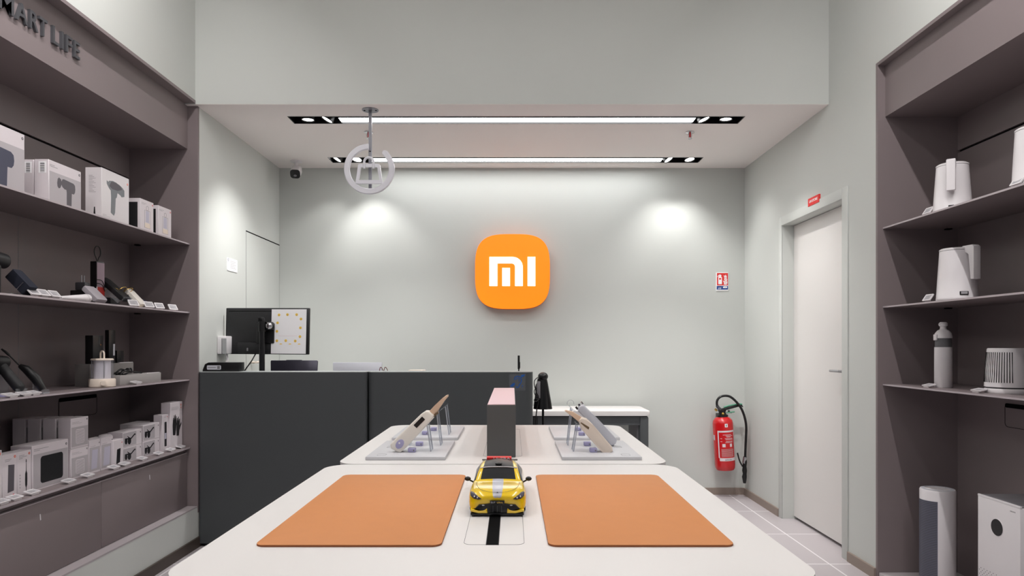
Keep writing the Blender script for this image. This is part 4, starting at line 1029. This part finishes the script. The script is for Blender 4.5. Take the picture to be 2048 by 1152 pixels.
for k in range(4):
    for lv in (0,1):
        nmz = ['front','second','third','rearmost'][k]
        px_k = XB-.0685*k
        d0 = DX(141.5,XB); w_ = DX(176.5,XB)-d0
        carton('pale box with ridged speaker picture, %s of the %s row' % (nmz, ['lower','upper'][lv]), LW(px_k,d0,zl+lv*.1385), w_, .138, .058, pic_grille, 'stacked ridged speaker boxes')
px_box('slim pale sleeve box right beside the speaker box stack', 178, 200.5, .158, .02, pic_sleeve)
px_box('slim pale sleeve box nearer the small phone box', 202, 226, .158, .02, pic_sleeve)
for k in range(4):
    for j, (x0, x1) in enumerate(((178,200.5),(202,225))):
        px_box('slim box %s behind the %s sleeve box' % (['first','second','third','fourth'][k], ['left','right'][j]), x0+k*.5, x1-k, .150+.004*((k*3+j)%3), .016, pic_sleeve, X=XB-.024-.02*k, group='slim sleeve boxes')
px_box('small white box picturing a black phone in front of the sunglasses boxes', 227, 246.5, .135, .04, pic_smallphone, X=XB+.012)
for lv, (z_, hh_) in enumerate(((zl,.0795),(zl+.0805,.0795))):
    px_box('sunglasses box at %s of the left stack' % ['bottom','top'][lv], 248 if False else 245.5, 283.5, hh_, .08, pic_glasses, X=XB-.004, z=z_, group='sunglasses boxes')
for lv, (z_, hh_) in enumerate(((zl,.086),(zl+.087,.087))):
    px_box('sunglasses box at %s of the right stack' % ['bottom','top'][lv], 286, 319, hh_, .08, pic_glasses, X=XB-.004, z=z_, group='sunglasses boxes')
    px_box('sunglasses box at %s behind the right stack' % ['bottom','top'][lv], 267, 300, hh_, .075, pic_glasses, X=XB-.088, z=z_, group='sunglasses boxes')
px_box('narrow white box picturing a black flashlight beside the glove box', 324.5, 336.5, .212, .05, pic_flash, X=-1.985)
px_box('tall white box picturing black gloves at the right end of the ledge', 341, 364.5, .275, .055, pic_glove, X=-1.972)

# ------------------------------------------------------------------ price displays
pt = None
TW, TH = .058, .036
def make_tag():
    r = thing('price_display', 'x', 'price display')
    b = MB(); b.ring(rr(0,0,TW,TH,.003), rr(0,0,TW-.010,TH-.010,.001), 0, .005, white_m); b.box((-TW/2+.002,-TH/2+.002,0),(TW/2-.002,TH/2-.002,.003), white_m); part(b, 'frame', r)
    b = MB(); b.box((-TW/2+.005,-TH/2+.005,.003),(TW/2-.005,TH/2-.005,.0036), screen_m)
    for k in range(3): b.box((-TW*.3,-.008+k*.006,.0036),(TW*(.1+.1*(k%2)),-.0065+k*.006,.0038), textline_m)
    part(b, 'screen', r)
    b = MB(); b.box((-TW*.35,-TH/2+.001,-.008),(TW*.35,-TH/2+.006,.001), white_m, .001); part(b, 'clip', r)
    return r
first = make_tag(); used = [False]
def place_tag(M, label, group):
    if not used[0]:
        used[0] = True; first.matrix_world = M; first['label'] = label; first['group'] = group
    else: dup(first, M, label, group)
def up_tag_L(px, X, z, label, tilt=.9, yaw=0, group='price displays on the left middle shelf'):
    y = DX(px, X); n = Matrix.Translation((X,y,z+.019)) @ Matrix.Rotation(yaw,4,'Z') @ fr((0,0,0),(0,1,0),(0,0,1)) @ Matrix.Rotation(-tilt,4,'X')
    place_tag(n, label, group)
def up_tag_R(px, X, z, label, tilt=.6, yaw=0, group='price displays on the right shelves'):
    y = DX(px, X); n = Matrix.Translation((X,y,z+.021)) @ Matrix.Rotation(yaw,4,'Z') @ fr((0,0,0),(0,-1,0),(0,0,1)) @ Matrix.Rotation(-tilt,4,'X')
    place_tag(n, label, group)
def flat_tag(X, y, z, label, group, s, yaw=0, tilt=.0):
    n = Matrix.Translation((X,y,z+.009)) @ Matrix.Rotation(yaw,4,'Z') @ fr((0,0,0),(0,-s*1,0),(s*1.0,0,0) if s > 0 else (-1*s*-1,0,0)) if False else Matrix.Translation((X,y,z+.0095)) @ Matrix.Rotation(yaw,4,'Z') @ (fr((0,0,0),(0,1,0),(-1,0,.22)) if s < 0 else fr((0,0,0),(0,-1,0),(1,0,.22)))
    place_tag(n, label, group)
zs2, zs3 = 1.408, 1.005
ups = [(66,'white price display, leftmost of three touching on the left middle shelf'),(86,'white price display, middle of three touching on the left middle shelf'),(108,'white price display, right of three touching on the left middle shelf')]
for px_, lb in ups: up_tag_L(px_, -1.962, zs2, lb, tilt=.75)
for px_, lb in ((266,'white price display in front of the black power bank'),(297,'white price display below the cream power bank'),(318,'white price display second from right end of the left middle shelf'),(345,'white price display at the right end of the left middle shelf')):
    up_tag_L(px_, -1.965, zs2, lb, tilt=.55, yaw=-.35)
fl_ = [(2,'nearest the camera'),(29,'under the handset picture box'),(64,'under the screwdriver picture box'),(137,'under the speaker box stack'),(175,'under the left sleeve box'),(227,'under the small phone box'),(249,'under the left sunglasses boxes'),(284,'between the two sunglasses stacks'),(317,'under the right sunglasses boxes'),(341,'under the flashlight box'),(361,'under the glove box')]
for px_, lb in fl_: flat_tag(-1.957, DX(px_,-1.957), .6, 'flat white price display on the low ledge, '+lb, 'flat price displays on the ledge', -1)
for px_, lb in ((20,'left end of the third left shelf'),(48,'below the black screwdriver'),(66,'just right of the black screwdriver foot'),(272,'below the grey tray right of the lantern')):
    flat_tag(-1.958, DX(px_,-1.958), zs3, 'flat white price display at the '+lb, 'flat price displays on the third shelf', -1)
up_tag_R(1857, 1.945, 1.815, 'white price display left of the upper kettle')
up_tag_R(2036, 1.935, 1.815, 'white price display by the kettle cut by the right edge')
up_tag_R(1857, 1.945, 1.409, 'white price display left of the lower kettle')
flat_tag(1.965, DX(1858,1.965), 1.01, 'flat white price display left of the white dispenser bottle', 'flat price displays on right shelf', 1)
flat_tag(1.965, DX(1958,1.965), 1.01, 'flat white price display left of the small white heater', 'flat price displays on right shelf', 1)

# ------------------------------------------------------------------ left middle shelf goods
def slab(label, name, cat, a, c, Y, w, th, m, extra=None, bev=.006, group=None):
    # leaning slab: a lower point, c upper point (x,z in the plane Y), th thickness
    root = thing(name, label, cat, (a.x,Y,a.z), group=group)
    a = Vector((a.x,Y,a.z)); c = Vector((c.x,Y,c.z)); return root, a, c
def lean(a, c):   # frame: x up along the slab, y = +Y, z = face normal (towards the aisle and up)
    u_ = (c-a).normalized(); return fr(a, u_, (0,1,0)), (c-a).length
# everything here leans back towards the niche wall (top further from the aisle)
def leaning(name, label, cat, px0, px1, X, z, ytop, ang, w, th, m, group=None, rnd=.006, bev=.003):
    y = DX(px0, X); L = None
    dirv = Vector((-math.cos(ang),0,math.sin(ang)))
    # length so that the top reaches pixel height ytop
    ztop = H+(690-ytop)*y/F; L = (ztop-z-th)/math.sin(ang)
    n_ = Vector((math.sin(ang),0,math.cos(ang)))
    root = thing(name, label, cat, (X,y,z), group=group)
    M = fr((X,y,z+.002), dirv, (0,1,0))      # z = u x v
    zdir = (M.to_3x3() @ Vector((0,0,1)))
    s_ = 1 if zdir.dot(n_) > 0 else -1
    b = MB(); z0, z1 = (0, th) if s_ > 0 else (-th, 0)
    b.prism(rr(L/2,w/2,L,w,rnd), z0, z1, m, M, bev=bev); o = part(b, 'body', root, True)
    return root, M, L, s_, th, w
leaning('power_bank', 'pale grey slab power bank leaning on the left middle shelf', 'power bank', 189, 0, -1.985, zs2+.002, 569, .78, .085, .022, midgrey_m if False else mat('warm_grey_plastic',(170,164,170),.4), rnd=.008, bev=.006)
r = leaning('power_bank', 'long black power bank leaning on a clear stand on the left shelf', 'power bank', 243, 0, -1.99, zs2+.022, 552, .72, .075, .022, black2_m, rnd=.012, bev=.006)
b = MB(); b.box((.01,.002,-.02 if r[3] > 0 else .0),(r[2]*.8,.006,.0 if r[3] > 0 else .02), acry_m, M=r[1]); b.box((0,0,-.004),(.004,.07,.028*r[3]), acry_m, M=r[1]); b.box((-2.06,DX(243,-1.99),zs2),(-1.975,DX(243,-1.99)+.075,zs2+.004), acryedge_m); part(b, 'stand', r[0], True)
r = leaning('power_bank', 'cream rounded power bank leaning near the right shelf end', 'power bank', 276, 0, -1.985, zs2+.003, 575, .80, .062, .022, cream_m, rnd=.012, bev=.008)
b = MB(); b.box((-2.01,DX(276,-1.985),zs2),(-1.97,DX(276,-1.985)+.06,zs2+.004), beige_m, .001); part(b, 'foot', r[0], True)
leaning('phone_case', 'small dark blue case lying behind the price displays on the left shelf', 'case', 303, 0, -2.02, zs2+.002, 597, .5, .07, .012, mat('navy_plastic',(40,42,72),.4))
# folding item with gold rims
root = thing('gold_rim_glasses', 'dark glasses with gold wire rims between the power banks', 'glasses', (-2.04,3.52,zs2))
b = MB(); y0 = DX(236,-2.03)
b.box((-2.13,y0+.03,zs2),(-2.085,y0+.12,zs2+.05), darkgrey_m, .01); part(b, 'holder', root, True)
b = MB()
for k in (0,.06): b.tube([(-2.03+.022*math.cos(t_), y0+.03+k+.026*math.sin(t_), zs2+.085+.018*math.cos(t_)) for t_ in [2*PI*i/20 for i in range(20)]], .0016, brass_m, 6, closed=True)
b.tube(bez([(-2.03,y0+.0,zs2+.09),(-2.06,y0-.02,zs2+.10),(-2.09,y0-.02,zs2+.07)]),.0014,brass_m); b.box((-2.035,y0+.04,zs2+.05),(-2.025,y0+.09,zs2+.068), black_m); part(b, 'wire_rims', root, True)
# portable speaker box with strap loop
X0 = -2.075; y0 = DX(188,X0)+.02 ; zt_ = H+(690-522)*y0/F
root = thing('boxed_speaker', 'upright box with black side, mauve and red front and strap loop', 'speaker', (X0,y0,zs2))
hh = zt_-zs2; w_ = .055
Mx = Matrix.Translation((X0,y0,zs2)) @ Matrix.Rotation(-.15,4,'Z')
b = MB(); b.box((-.036,0,0),(0,w_,hh), black_m, .003, Mx); part(b, 'body', root, True)
b = MB(); b.box((0,.003,hh*.42),(.0012,w_-.002,hh-.006), mat('mauve_fabric',(160,140,150),.8), M=Mx); b.box((0,.006,hh*.12),(.0014,w_-.002,hh*.42), mat('deep_red_print',(170,30,22),.5), M=Mx); b.box((0,.0,hh*.05),(.001,.005,hh*.42), paper_m, M=Mx); part(b, 'front', root, True)
lp_ = [(-.015,w_*.45,hh)]+[(-.015, w_*.45+.0+.021*math.sin(t_)*(1), hh+.048-.030*math.cos(t_)) for t_ in [math.radians(a_) for a_ in range(25,336,15)]]+[(-.015,w_*.45,hh)]
b = MB(); b.tube(lp_, .0028, black_m, 8, M=Mx); b.tube(bez([(.002,0,hh*.58),(.012,w_*.4,hh*.56),(.002,w_,hh*.42)]),.002,black_m,8,M=Mx); b.tube(bez([(.002,0,hh*.50),(.012,w_*.4,hh*.47),(.002,w_,hh*.34)]),.002,black_m,8,M=Mx); part(b, 'strap', root, True)
# plug adapter
root = thing('plug_adapter', 'small plug adapter with metal prongs on a black block behind the speaker', 'adapter', (-2.11,3.30,zs2))
b = MB(); y0 = DX(168,-2.11)-.03; b.box((-2.16,y0,zs2),(-2.08,y0+.06,zs2+.07), black_m, .004); b.box((-2.14,y0+.005,zs2+.07),(-2.09,y0+.05,zs2+.11), darkgrey_m, .006, ); part(b, 'body', root, True)
for k in (0,.022):
    b = MB(); b.cyl((-2.115,y0+.018+k,zs2+.11),(-2.115,y0+.018+k,zs2+.145),.0025, silver_m); part(b, 'prong', root, True)
# white nozzle lying
y0 = DX(128,-1.985); y1 = DX(178,-1.985)
root = thing('white_nozzle', 'white plastic nozzle lying beside the three touching price displays', 'nozzle', (-1.985,(y0+y1)/2,zs2))
b = MB(); b.cyl((-2.0,y0,zs2+.012),(-1.99,y1-.02,zs2+.02),.007, white_m, r1=.019); b.cyl((-1.99,y1-.02,zs2+.0205),(-1.99,y1,zs2+.0205),.0195, white_m); part(b, 'tube', root, True)
# hair dryer and navy case at left
root = thing('hair_dryer', 'black hair dryer standing at the left edge of the middle shelf', 'hair dryer', (-2.02,2.55,zs2))
y0 = DX(4,-2.0); b = MB()
b.cyl((-2.02,y0-.01,zs2+.0),(-2.02,y0-.01,zs2+.13),.018, black2_m, r1=.02); part(b, 'handle', root, True)
b = MB(); b.cyl((-2.02,y0-.12,zs2+.15),(-2.02,y0+.035,zs2+.135),.034, black2_m, 28, r1=.03); b.lathe([(0,0),(.03,.0),(.026,.004),(0,.004)], gun_m, Matrix.Translation((-2.02,y0+.035,zs2+.135)) @ Matrix.Rotation(-PI/2,4,'X')); part(b, 'barrel', root, True)
b = MB(); b.lathe([(0,0),(.024,0),(.02,.008),(0,.008)], black_m, Matrix.Translation((-2.0,y0+.05,zs2))); part(b, 'nozzle_ring', root, True)
r = leaning('soft_case', 'navy blue case with thin cord leaning beside the hair dryer', 'case', 44, 0, -1.985, zs2+.004, 532, .80, .05, .045, mat('navy_fabric',(24,28,44),.8), rnd=.004, bev=.003)
b = MB(); b.tube([r[1] @ Vector(p_) for p_ in ((.03,-.002,0),(.032,-.002,.038*r[3]),(.04,.052,.038*r[3]),(.04,.052,0))], .0012, silver_m, 6); part(b, 'cord', r[0], True)
b = MB(); b.box((-2.06,DX(44,-1.99),zs2),(-1.975,DX(44,-1.99)+.05,zs2+.004), acryedge_m); part(b, 'stand', r[0], True)

# ------------------------------------------------------------------ third left shelf
z3 = zs3
# dark pistol-grip tool and screwdriver (lean towards the niche wall)
root = thing('massage_gun', 'dark pistol grip tool on a clear stand at the left of third shelf', 'tool', (-2.03,2.66,z3))
y0 = DX(30,-2.0); ax = fr((-1.985,y0,z3+.03),(-.72,-.0,.70),(0,1,0))
b = MB(); b.cyl((-1.985,y0,z3+.035),(-2.045,y0-.02,z3+.125),.021, black2_m, r1=.02); b.sphere((-1.985,y0,z3+.035),.0205,black2_m); part(b, 'grip', root, True)
b = MB(); b.cyl((-2.05,y0-.13,z3+.145),(-2.05,y0+.01,z3+.135),.026, black2_m); part(b, 'barrel', root, True)
b = MB(); b.box((-2.07,y0-.03,z3),(-1.97,y0+.03,z3+.012), acry_m); b.box((-1.976,y0-.03,z3+.012),(-1.972,y0+.03,z3+.03), acry_m); b.box((-2.05,y0-.03,z3+.012),(-2.046,y0+.03,z3+.1), acry_m); part(b, 'stand', root, True)
root = thing('electric_screwdriver', 'black electric screwdriver leaning upright with long bit, third left shelf', 'screwdriver', (-1.98,2.85,z3))
pa = P(86,776,DX(86,-1.98)); pa.z = z3+.016; dd_ = pa.y
def sdp(px, py, yoff): 
    d_ = dd_+yoff; return P(px, py, d_)
b = MB(); b.tube([pa, sdp(70,756,-.012), sdp(52,738,-.025), sdp(42,733,-.032), sdp(39,731,-.034)],[.014,.019,.017,.011,.008], black_m, 16); part(b, 'handle', root, True)
b = MB(); b.tube([sdp(39,731,-.034), sdp(20,712,-.045), sdp(17,709,-.046), sdp(10,703,-.05), sdp(3,698,-.055)],[.003,.003,.0055,.005,.0035], black_m, 10); part(b, 'bit', root, True)
b = MB(); b.box((pa.x-.09,dd_-.02,z3),(pa.x+.015,dd_+.02,z3+.004), acryedge_m); b.box((pa.x-.03,dd_-.02,z3),(pa.x-.026,dd_+.02,z3+.05), acry_m); b.box((pa.x+.008,dd_-.02,z3),(pa.x+.012,dd_+.02,z3+.018), acry_m); part(b, 'stand', root, True)
for px_, lab in ((5,'lavender sensor under the dark pistol grip tool'),(60,'lavender sensor under the black screwdriver')):
    y = DX(px_,-2.0); b = MB(); b.box((-2.03,y,z3),(-2.0,y+.05,z3+.0 + .012), lav_m, .002); b.solo('security_sensor', lab, 'sensor', 'lavender security sensors')
# risers
def riser(x0, x1, y0, y1, h, m, label, base=z3):
    root = thing('display_tray', label, 'display riser', ((x0+x1)/2,(y0+y1)/2,base), group='grey risers on the third shelf')
    b = MB(); b.box((x0,y0,base),(x1,y1,base+h), m, .001); part(b, 'block', root, True); return root
gr_m = mat('riser_grey',(132,128,126),.5); gr2_m = mat('riser_light_grey',(168,164,162),.5)
ya = DX(240,-1.985); yb = DX(322,-1.985)
rt = riser(-2.06,-1.985,ya,yb,.05,gr2_m,'pale grey low tray right of the lantern holding the black cable')
b = MB(); b.box((-2.0,yb-.14,z3+.05),(-1.99,yb-.005,z3+.0525), white_m); part(b, 'white_strip', rt, True)
rb = riser(-2.15,-2.075,3.363,DX(267,-2.075),.11,gr_m,'grey block riser behind the lantern carrying black items')
b = MB(); b.box((-2.10,DX(240,-2.075),z3+.11),(-2.076,DX(266,-2.075),z3+.1125), white_m); part(b, 'white_strip', rb, True)
# lantern
lx_, ly_ = -2.0, DX(204.5,-2.0)
root = thing('camping_lantern', 'beige camping lantern with glass cylinder and top handle on third shelf', 'lantern', (lx_,ly_,z3))
b = MB(); b.lathe([(0,0),(.054,0),(.058,.004),(.058,.036),(.055,.041),(0,.041)], beige_m, n=40); b.cyl((.035,-.052,.022),(.044,-.064,.022),.012, beige_m); part(b, 'base', root)
b = MB(); b.lathe([(.0485,.041),(.0485,.132)], lglass_m, n=40); part(b, 'glass', root)
b = MB(); b.lathe([(0,.041),(.037,.041),(.037,.132),(0,.132)], warmwhite_m, n=32); b.tube([(-.03,-.035,.045),(-.03,-.035,.128)],.002, silver_m, 6); b.tube([(.03,-.036,.045),(.03,-.036,.128)],.002, silver_m, 6); part(b, 'diffuser', root)
b = MB(); b.lathe([(0,.140),(.046,.139),(.0495,.135),(.0495,.131),(0,.131)], beige_m, n=40); part(b, 'lid', root)
b = MB(); b.tube([(0,-.013,.138)]+[(0,-.013*math.cos(t_),.162+.013*math.sin(t_)) for t_ in [PI*i/12 for i in range(13)]]+[(0,.013,.138)], .0042, beige_m, 10, M=Matrix.Rotation(PI/2-.4,4,'Z')); part(b, 'handle', root)
# black items on the riser
def bk(px0, px1, ytop, X, zb, t_, label, name='small_black_box', extra=None):
    y0 = DX(px0,X); y1 = DX(px1,X); zt_ = H+(690-ytop)*(y0+y1)/2/F
    b = MB(); b.box((X-t_,y0,zb),(X,y1,zt_), black_m, .003)
    if extra: extra(b, X, y0, y1, zb, zt_)
    b.solo(name, label, 'box', 'black goods on the grey riser')
bk(186,207,671,-2.08,z3+.11,.04,'wide black carton standing behind the lantern handle', extra=lambda b,X,y0,y1,zb,zt_: (b.box((X,y1-.035,zt_-.045),(X+.0006,y1-.030,zt_-.005), darkgrey_m), b.box((X,y1-.028,zt_-.05),(X+.0006,y1-.018,zt_-.043), printbrown_m)))
bk(218,231,660,-2.085,z3+.11,.022,'tall black torch carton with pale stripe on the grey riser', extra=lambda b,X,y0,y1,zb,zt_: b.box((X,y1-.022,zb+.04),(X+.0006,y1-.006,zb+.10), ltgrey_m))
bk(234,248,701,-2.085,z3+.11,.03,'short black carton at the right of the riser')
# coiled cable
root = thing('cable_coil', 'coiled glossy black cable on the pale grey tray', 'cable', (-2.0,(DX(250,-2.0)),z3+.05))
cy0 = DX(250,-2.01)
for k in range(3):
    b = MB(); pts = [(-2.02+.018*math.sin(t_)+.006*k, cy0-.03+.022*k+.035*math.cos(t_), z3+.066+.012*math.sin(t_+k)+.004*math.cos(3*t_)) for t_ in [2*PI*i/28 for i in range(28)]]
    b.tube(pts, .0048, black_m, 8, closed=True); part(b, 'loop', root, True)
b = MB(); b.tube(bez([(-2.02,cy0+.02,z3+.07),(-2.0,cy0+.08,z3+.062),(-1.995,cy0+.13,z3+.056)]), .0045, black_m, 8); part(b, 'tail', root, True)

# ------------------------------------------------------------------ right shelves
def kettle(cx, cy_, z, h, rt_, rb_, ang, label, style):
    root = thing('electric_kettle', label, 'kettle', (cx,cy_,z), group='white electric kettles')
    b = MB(); b.lathe([(0,0),(rb_-.002,0),(rb_,.003),(rb_,.012),(rb_-.001,.014),(rt_+(rb_-rt_)*.5,h*.5),(rt_,h-.012),(0,h-.012)], white_m, n=48); part(b, 'body', root)
    b = MB(); b.lathe([(rt_-.003,h-.012),(rt_-.002,h-.0105),(0,h-.0105)], slot_m, n=48); b.lathe([(0,h),(rt_-.006,h),(rt_+.001,h-.004),(rt_+.001,h-.0105),(0,h-.0105)], white_m, n=48)
    b.prism([(-.012,rt_-.004),(.012,rt_-.004),(0,rt_+.012)], h-.03,h-.006, white_m, Matrix.Rotation(ang+PI/2,4,'Z')); part(b, 'lid', root)
    b = MB(); R_ = Matrix.Rotation(ang,4,'Z'); r0 = rt_+.001
    # handle: arm out from the rim, then a broad grip hanging down
    M = R_ @ fr((0,0,0),(1,0,0),(0,0,1))
    g = h*.62
    b.prism(ccw([(r0-.02,h+.0045),(r0+.034,h+.0045),(r0+.044,h-.004),(r0+.044,h-g),(r0+.024,h-g),(r0+.020,h-.035),(r0+.012,h-.027),(r0-.02,h-.024)]), -.018,.018, white_m, M, bev=.004); part(b, 'handle', root)
    if style == 1:
        b = MB(); b.prism(rr(0,.018,.022,.008,.002), rb_-.004, rb_+.0012, black_m, R_ @ fr((0,0,0),(0,1,0),(0,0,1)) ); part(b, 'switch', root)
    if style == 2:
        b = MB(); Ms = Matrix.Rotation(ang-.38,4,'Z') @ fr((0,0,0),(0,1,0),(0,0,1)); b.prism(rr(0,.030,.034,.016,.002), rb_-.006, rb_+.0006, black_m, Ms); b.box((-.013,.026,rb_+.0006),(.013,.036,rb_+.001), screen_m, M=Ms); part(b, 'display', root)
kettle(2.012,3.125,1.815,.220,.064,.078,math.radians(-126),'white electric kettle on the upper right shelf', 1)
kettle(2.008,2.62,1.815,.228,.067,.078,math.radians(-126),'white electric kettle cut by the right edge, upper shelf', 1)
kettle(2.010,3.09,1.409,.236,.068,.082,math.radians(-82),'white kettle with small display on the second right shelf', 2)
# dispenser bottle
bx_, by_ = 2.03, 3.22
root = thing('dispenser_bottle', 'slim white pump bottle with smoked window on the right shelf', 'bottle', (bx_,by_,1.01))
b = MB(); b.lathe([(0,0),(.034,0),(.037,.004),(.0365,.19),(0,.19)], white_m); part(b, 'body', root)
b = MB(); b.lathe([(.035,.19),(.035,.232)], bglass_m); b.lathe([(0,.19),(.02,.19),(.015,.215),(0,.22)], silver_m); part(b, 'window', root)
b = MB(); b.lathe([(0,.232),(.037,.232),(.037,.24),(.034,.255),(.024,.268),(.014,.274),(.012,.29),(0,.29)], white_m); b.box((-.040,-.012,.222),(-.033,.012,.25), white_m, .002); part(b, 'shoulder', root)
b = MB(); b.lathe([(0,.308),(.013,.308),(.018,.302),(.018,.29),(.012,.286),(0,.286)], white_m); b.box((-.021,-.006,.294),(0,.006,.301), white_m, .003); part(b, 'pump_head', root)
# small heater
hx_, hy_ = 2.065, 2.85
root = thing('fan_heater', 'round white desktop heater with vertical grille on the right shelf', 'heater', (hx_,hy_,1.01))
b = MB(); b.lathe([(0,0),(.080,0),(.082,.003),(.082,.016),(.080,.02),(0,.02)], white_m, n=48); part(b, 'base', root)
b = MB(); b.lathe([(0,.02),(.076,.02),(.076,.026),(0,.026)], darkgrey_m, n=48); part(b, 'gap_ring', root)
b = MB(); b.lathe([(0,.026),(.082,.026),(.078,.10),(.072,.182),(.069,.187),(0,.187)], white_m, n=64); part(b, 'housing', root)
b = MB()
for k in range(16):
    a = math.radians(-213+k*6.6); c_, s_ = math.cos(a), math.sin(a)
    b.tube([(c_*.0812,s_*.0812,.045),(c_*.0770,s_*.0770,.105),(c_*.0727,s_*.0727,.170)], .0016, slot_m, 6)
part(b, 'grille', root)
# tower heater
tx_, ty_ = 2.05, 3.295; tz0 = .04; th_ = .478
root = thing('tower_heater', 'white oval tower heater with blue grey mesh standing on the plinth', 'heater', (tx_,ty_,tz0))
b = MB(); b.lathe([(0,0),(.075,0),(.077,.004),(.077,th_-.006),(.074,th_),(0,th_)], white_m, n=56, sx=1, sy=.95); part(b, 'housing', root)
b = MB()
def curved(mb, a0, a1, z0, z1, r, m, n=16, sy=.95):
    t = bmesh.new(); A = []
    for i in range(n+1):
        a = math.radians(a0+(a1-a0)*i/n); A.append((t.verts.new((r*math.cos(a),r*sy*math.sin(a),z0)), t.verts.new((r*math.cos(a),r*sy*math.sin(a),z1))))
    for p_, q_ in zip(A, A[1:]): t.faces.new((p_[0],q_[0],q_[1],p_[1]))
    mb.add(t, m, None, True)
curved(b, -215, -120, .05, th_-.05, .0776, greyvent_m)
part(b, 'mesh_panel', root)
b = MB()
for k in range(46): 
    z_ = .055+k*(th_-.112)/45
    curved(b, -212, -122, z_, z_+.0028, .0782, darkgrey_m, 12)
part(b, 'louvre', root)
b = MB(); b.lathe([(.055,th_),(.055,th_+.001),(.07,th_+.001)], ltgrey_m, n=40, sy=.95); b.box((-.04,-.012,th_),(-.008,.012,th_+.002), white_m, .001); b.box((.008,-.012,th_),(.04,.012,th_+.002), white_m, .001); part(b, 'control_panel', root)
# air purifier
Xf = 1.98; dN, dF = 2.665, 2.909; pz0, pz1 = .04, .578
root = thing('air_purifier', 'white boxy air purifier with round black display in the right niche', 'air purifier', (Xf+.12,(dN+dF)/2,pz0))
b = MB(); b.box((Xf,dN,pz0),(Xf+.24,dF,pz1-.006), white_m, .004); part(b, 'housing', root, True)
b = MB(); b.box((Xf+.006,dN+.004,pz1-.006),(Xf+.236,dF-.004,pz1), midgrey_m, .002); b.box((Xf,dN,pz1-.008),(Xf+.008,dF,pz1+.001), white_m, .001); part(b, 'top_grille', root, True)
MP = RW(Xf, dF, pz0); W_ = dF-dN
b = MB(); cx_ = (dF-DX(1994,Xf)); cz_ = H+(690-1055)*DX(1994,Xf)/F-pz0
b.lathe([(.0335,0),(.035,.0015),(.0365,0)], white_m, MP @ Matrix.Translation((cx_,cz_,0))); b.lathe([(0,.0008),(.034,.0008)], black_m, MP @ Matrix.Translation((cx_,cz_,0))); part(b, 'display', root, True)
b = MB()
vent_m = mat('vent_hole_grey',(120,112,118),.7)
for j in range(26):
    for i in range(24):
        if (i+j) % 2: continue
        x_ = .012+i*.0092; y_ = .01+j*.0088
        if y_ > .245: continue
        b.prism(ell(x_,y_,.0022,n=6), 0,.0004, vent_m, MP)
part(b, 'perforation', root, True)
b = MB(); b.text('xiaomi', .03,.006,.0003, textline_m, MP @ Matrix.Translation((W_-.055,pz1-pz0-.03,0))); part(b, 'wordmark', root, True)
b = MB()
Mf = BW(Xf+.02, dN, pz0); b.box((0,.48,0),(.2,.51,.0006), darkgrey_m, M=Mf); b.box((.02,.03,0),(.2,.3,.0006), darkgrey_m, M=Mf)
part(b, 'side_vent', root, True)

# ------------------------------------------------------------------ camera
cam = bpy.data.cameras.new('camera'); co = bpy.data.objects.new('camera', cam); C.objects.link(co)
cam.sensor_fit = 'HORIZONTAL'; cam.sensor_width = 36; cam.lens = 36*F/2048
cam.shift_y = (690-576)/2048
co.location = (0,0,H); co.rotation_euler = (PI/2,0,0)
cam.clip_start = .02
S.camera = co
S.view_settings.view_transform = 'Standard'; S.view_settings.look = 'None'
S.view_settings.exposure = 0; S.view_settings.gamma = 1; S.view_settings.use_curve_mapping = False
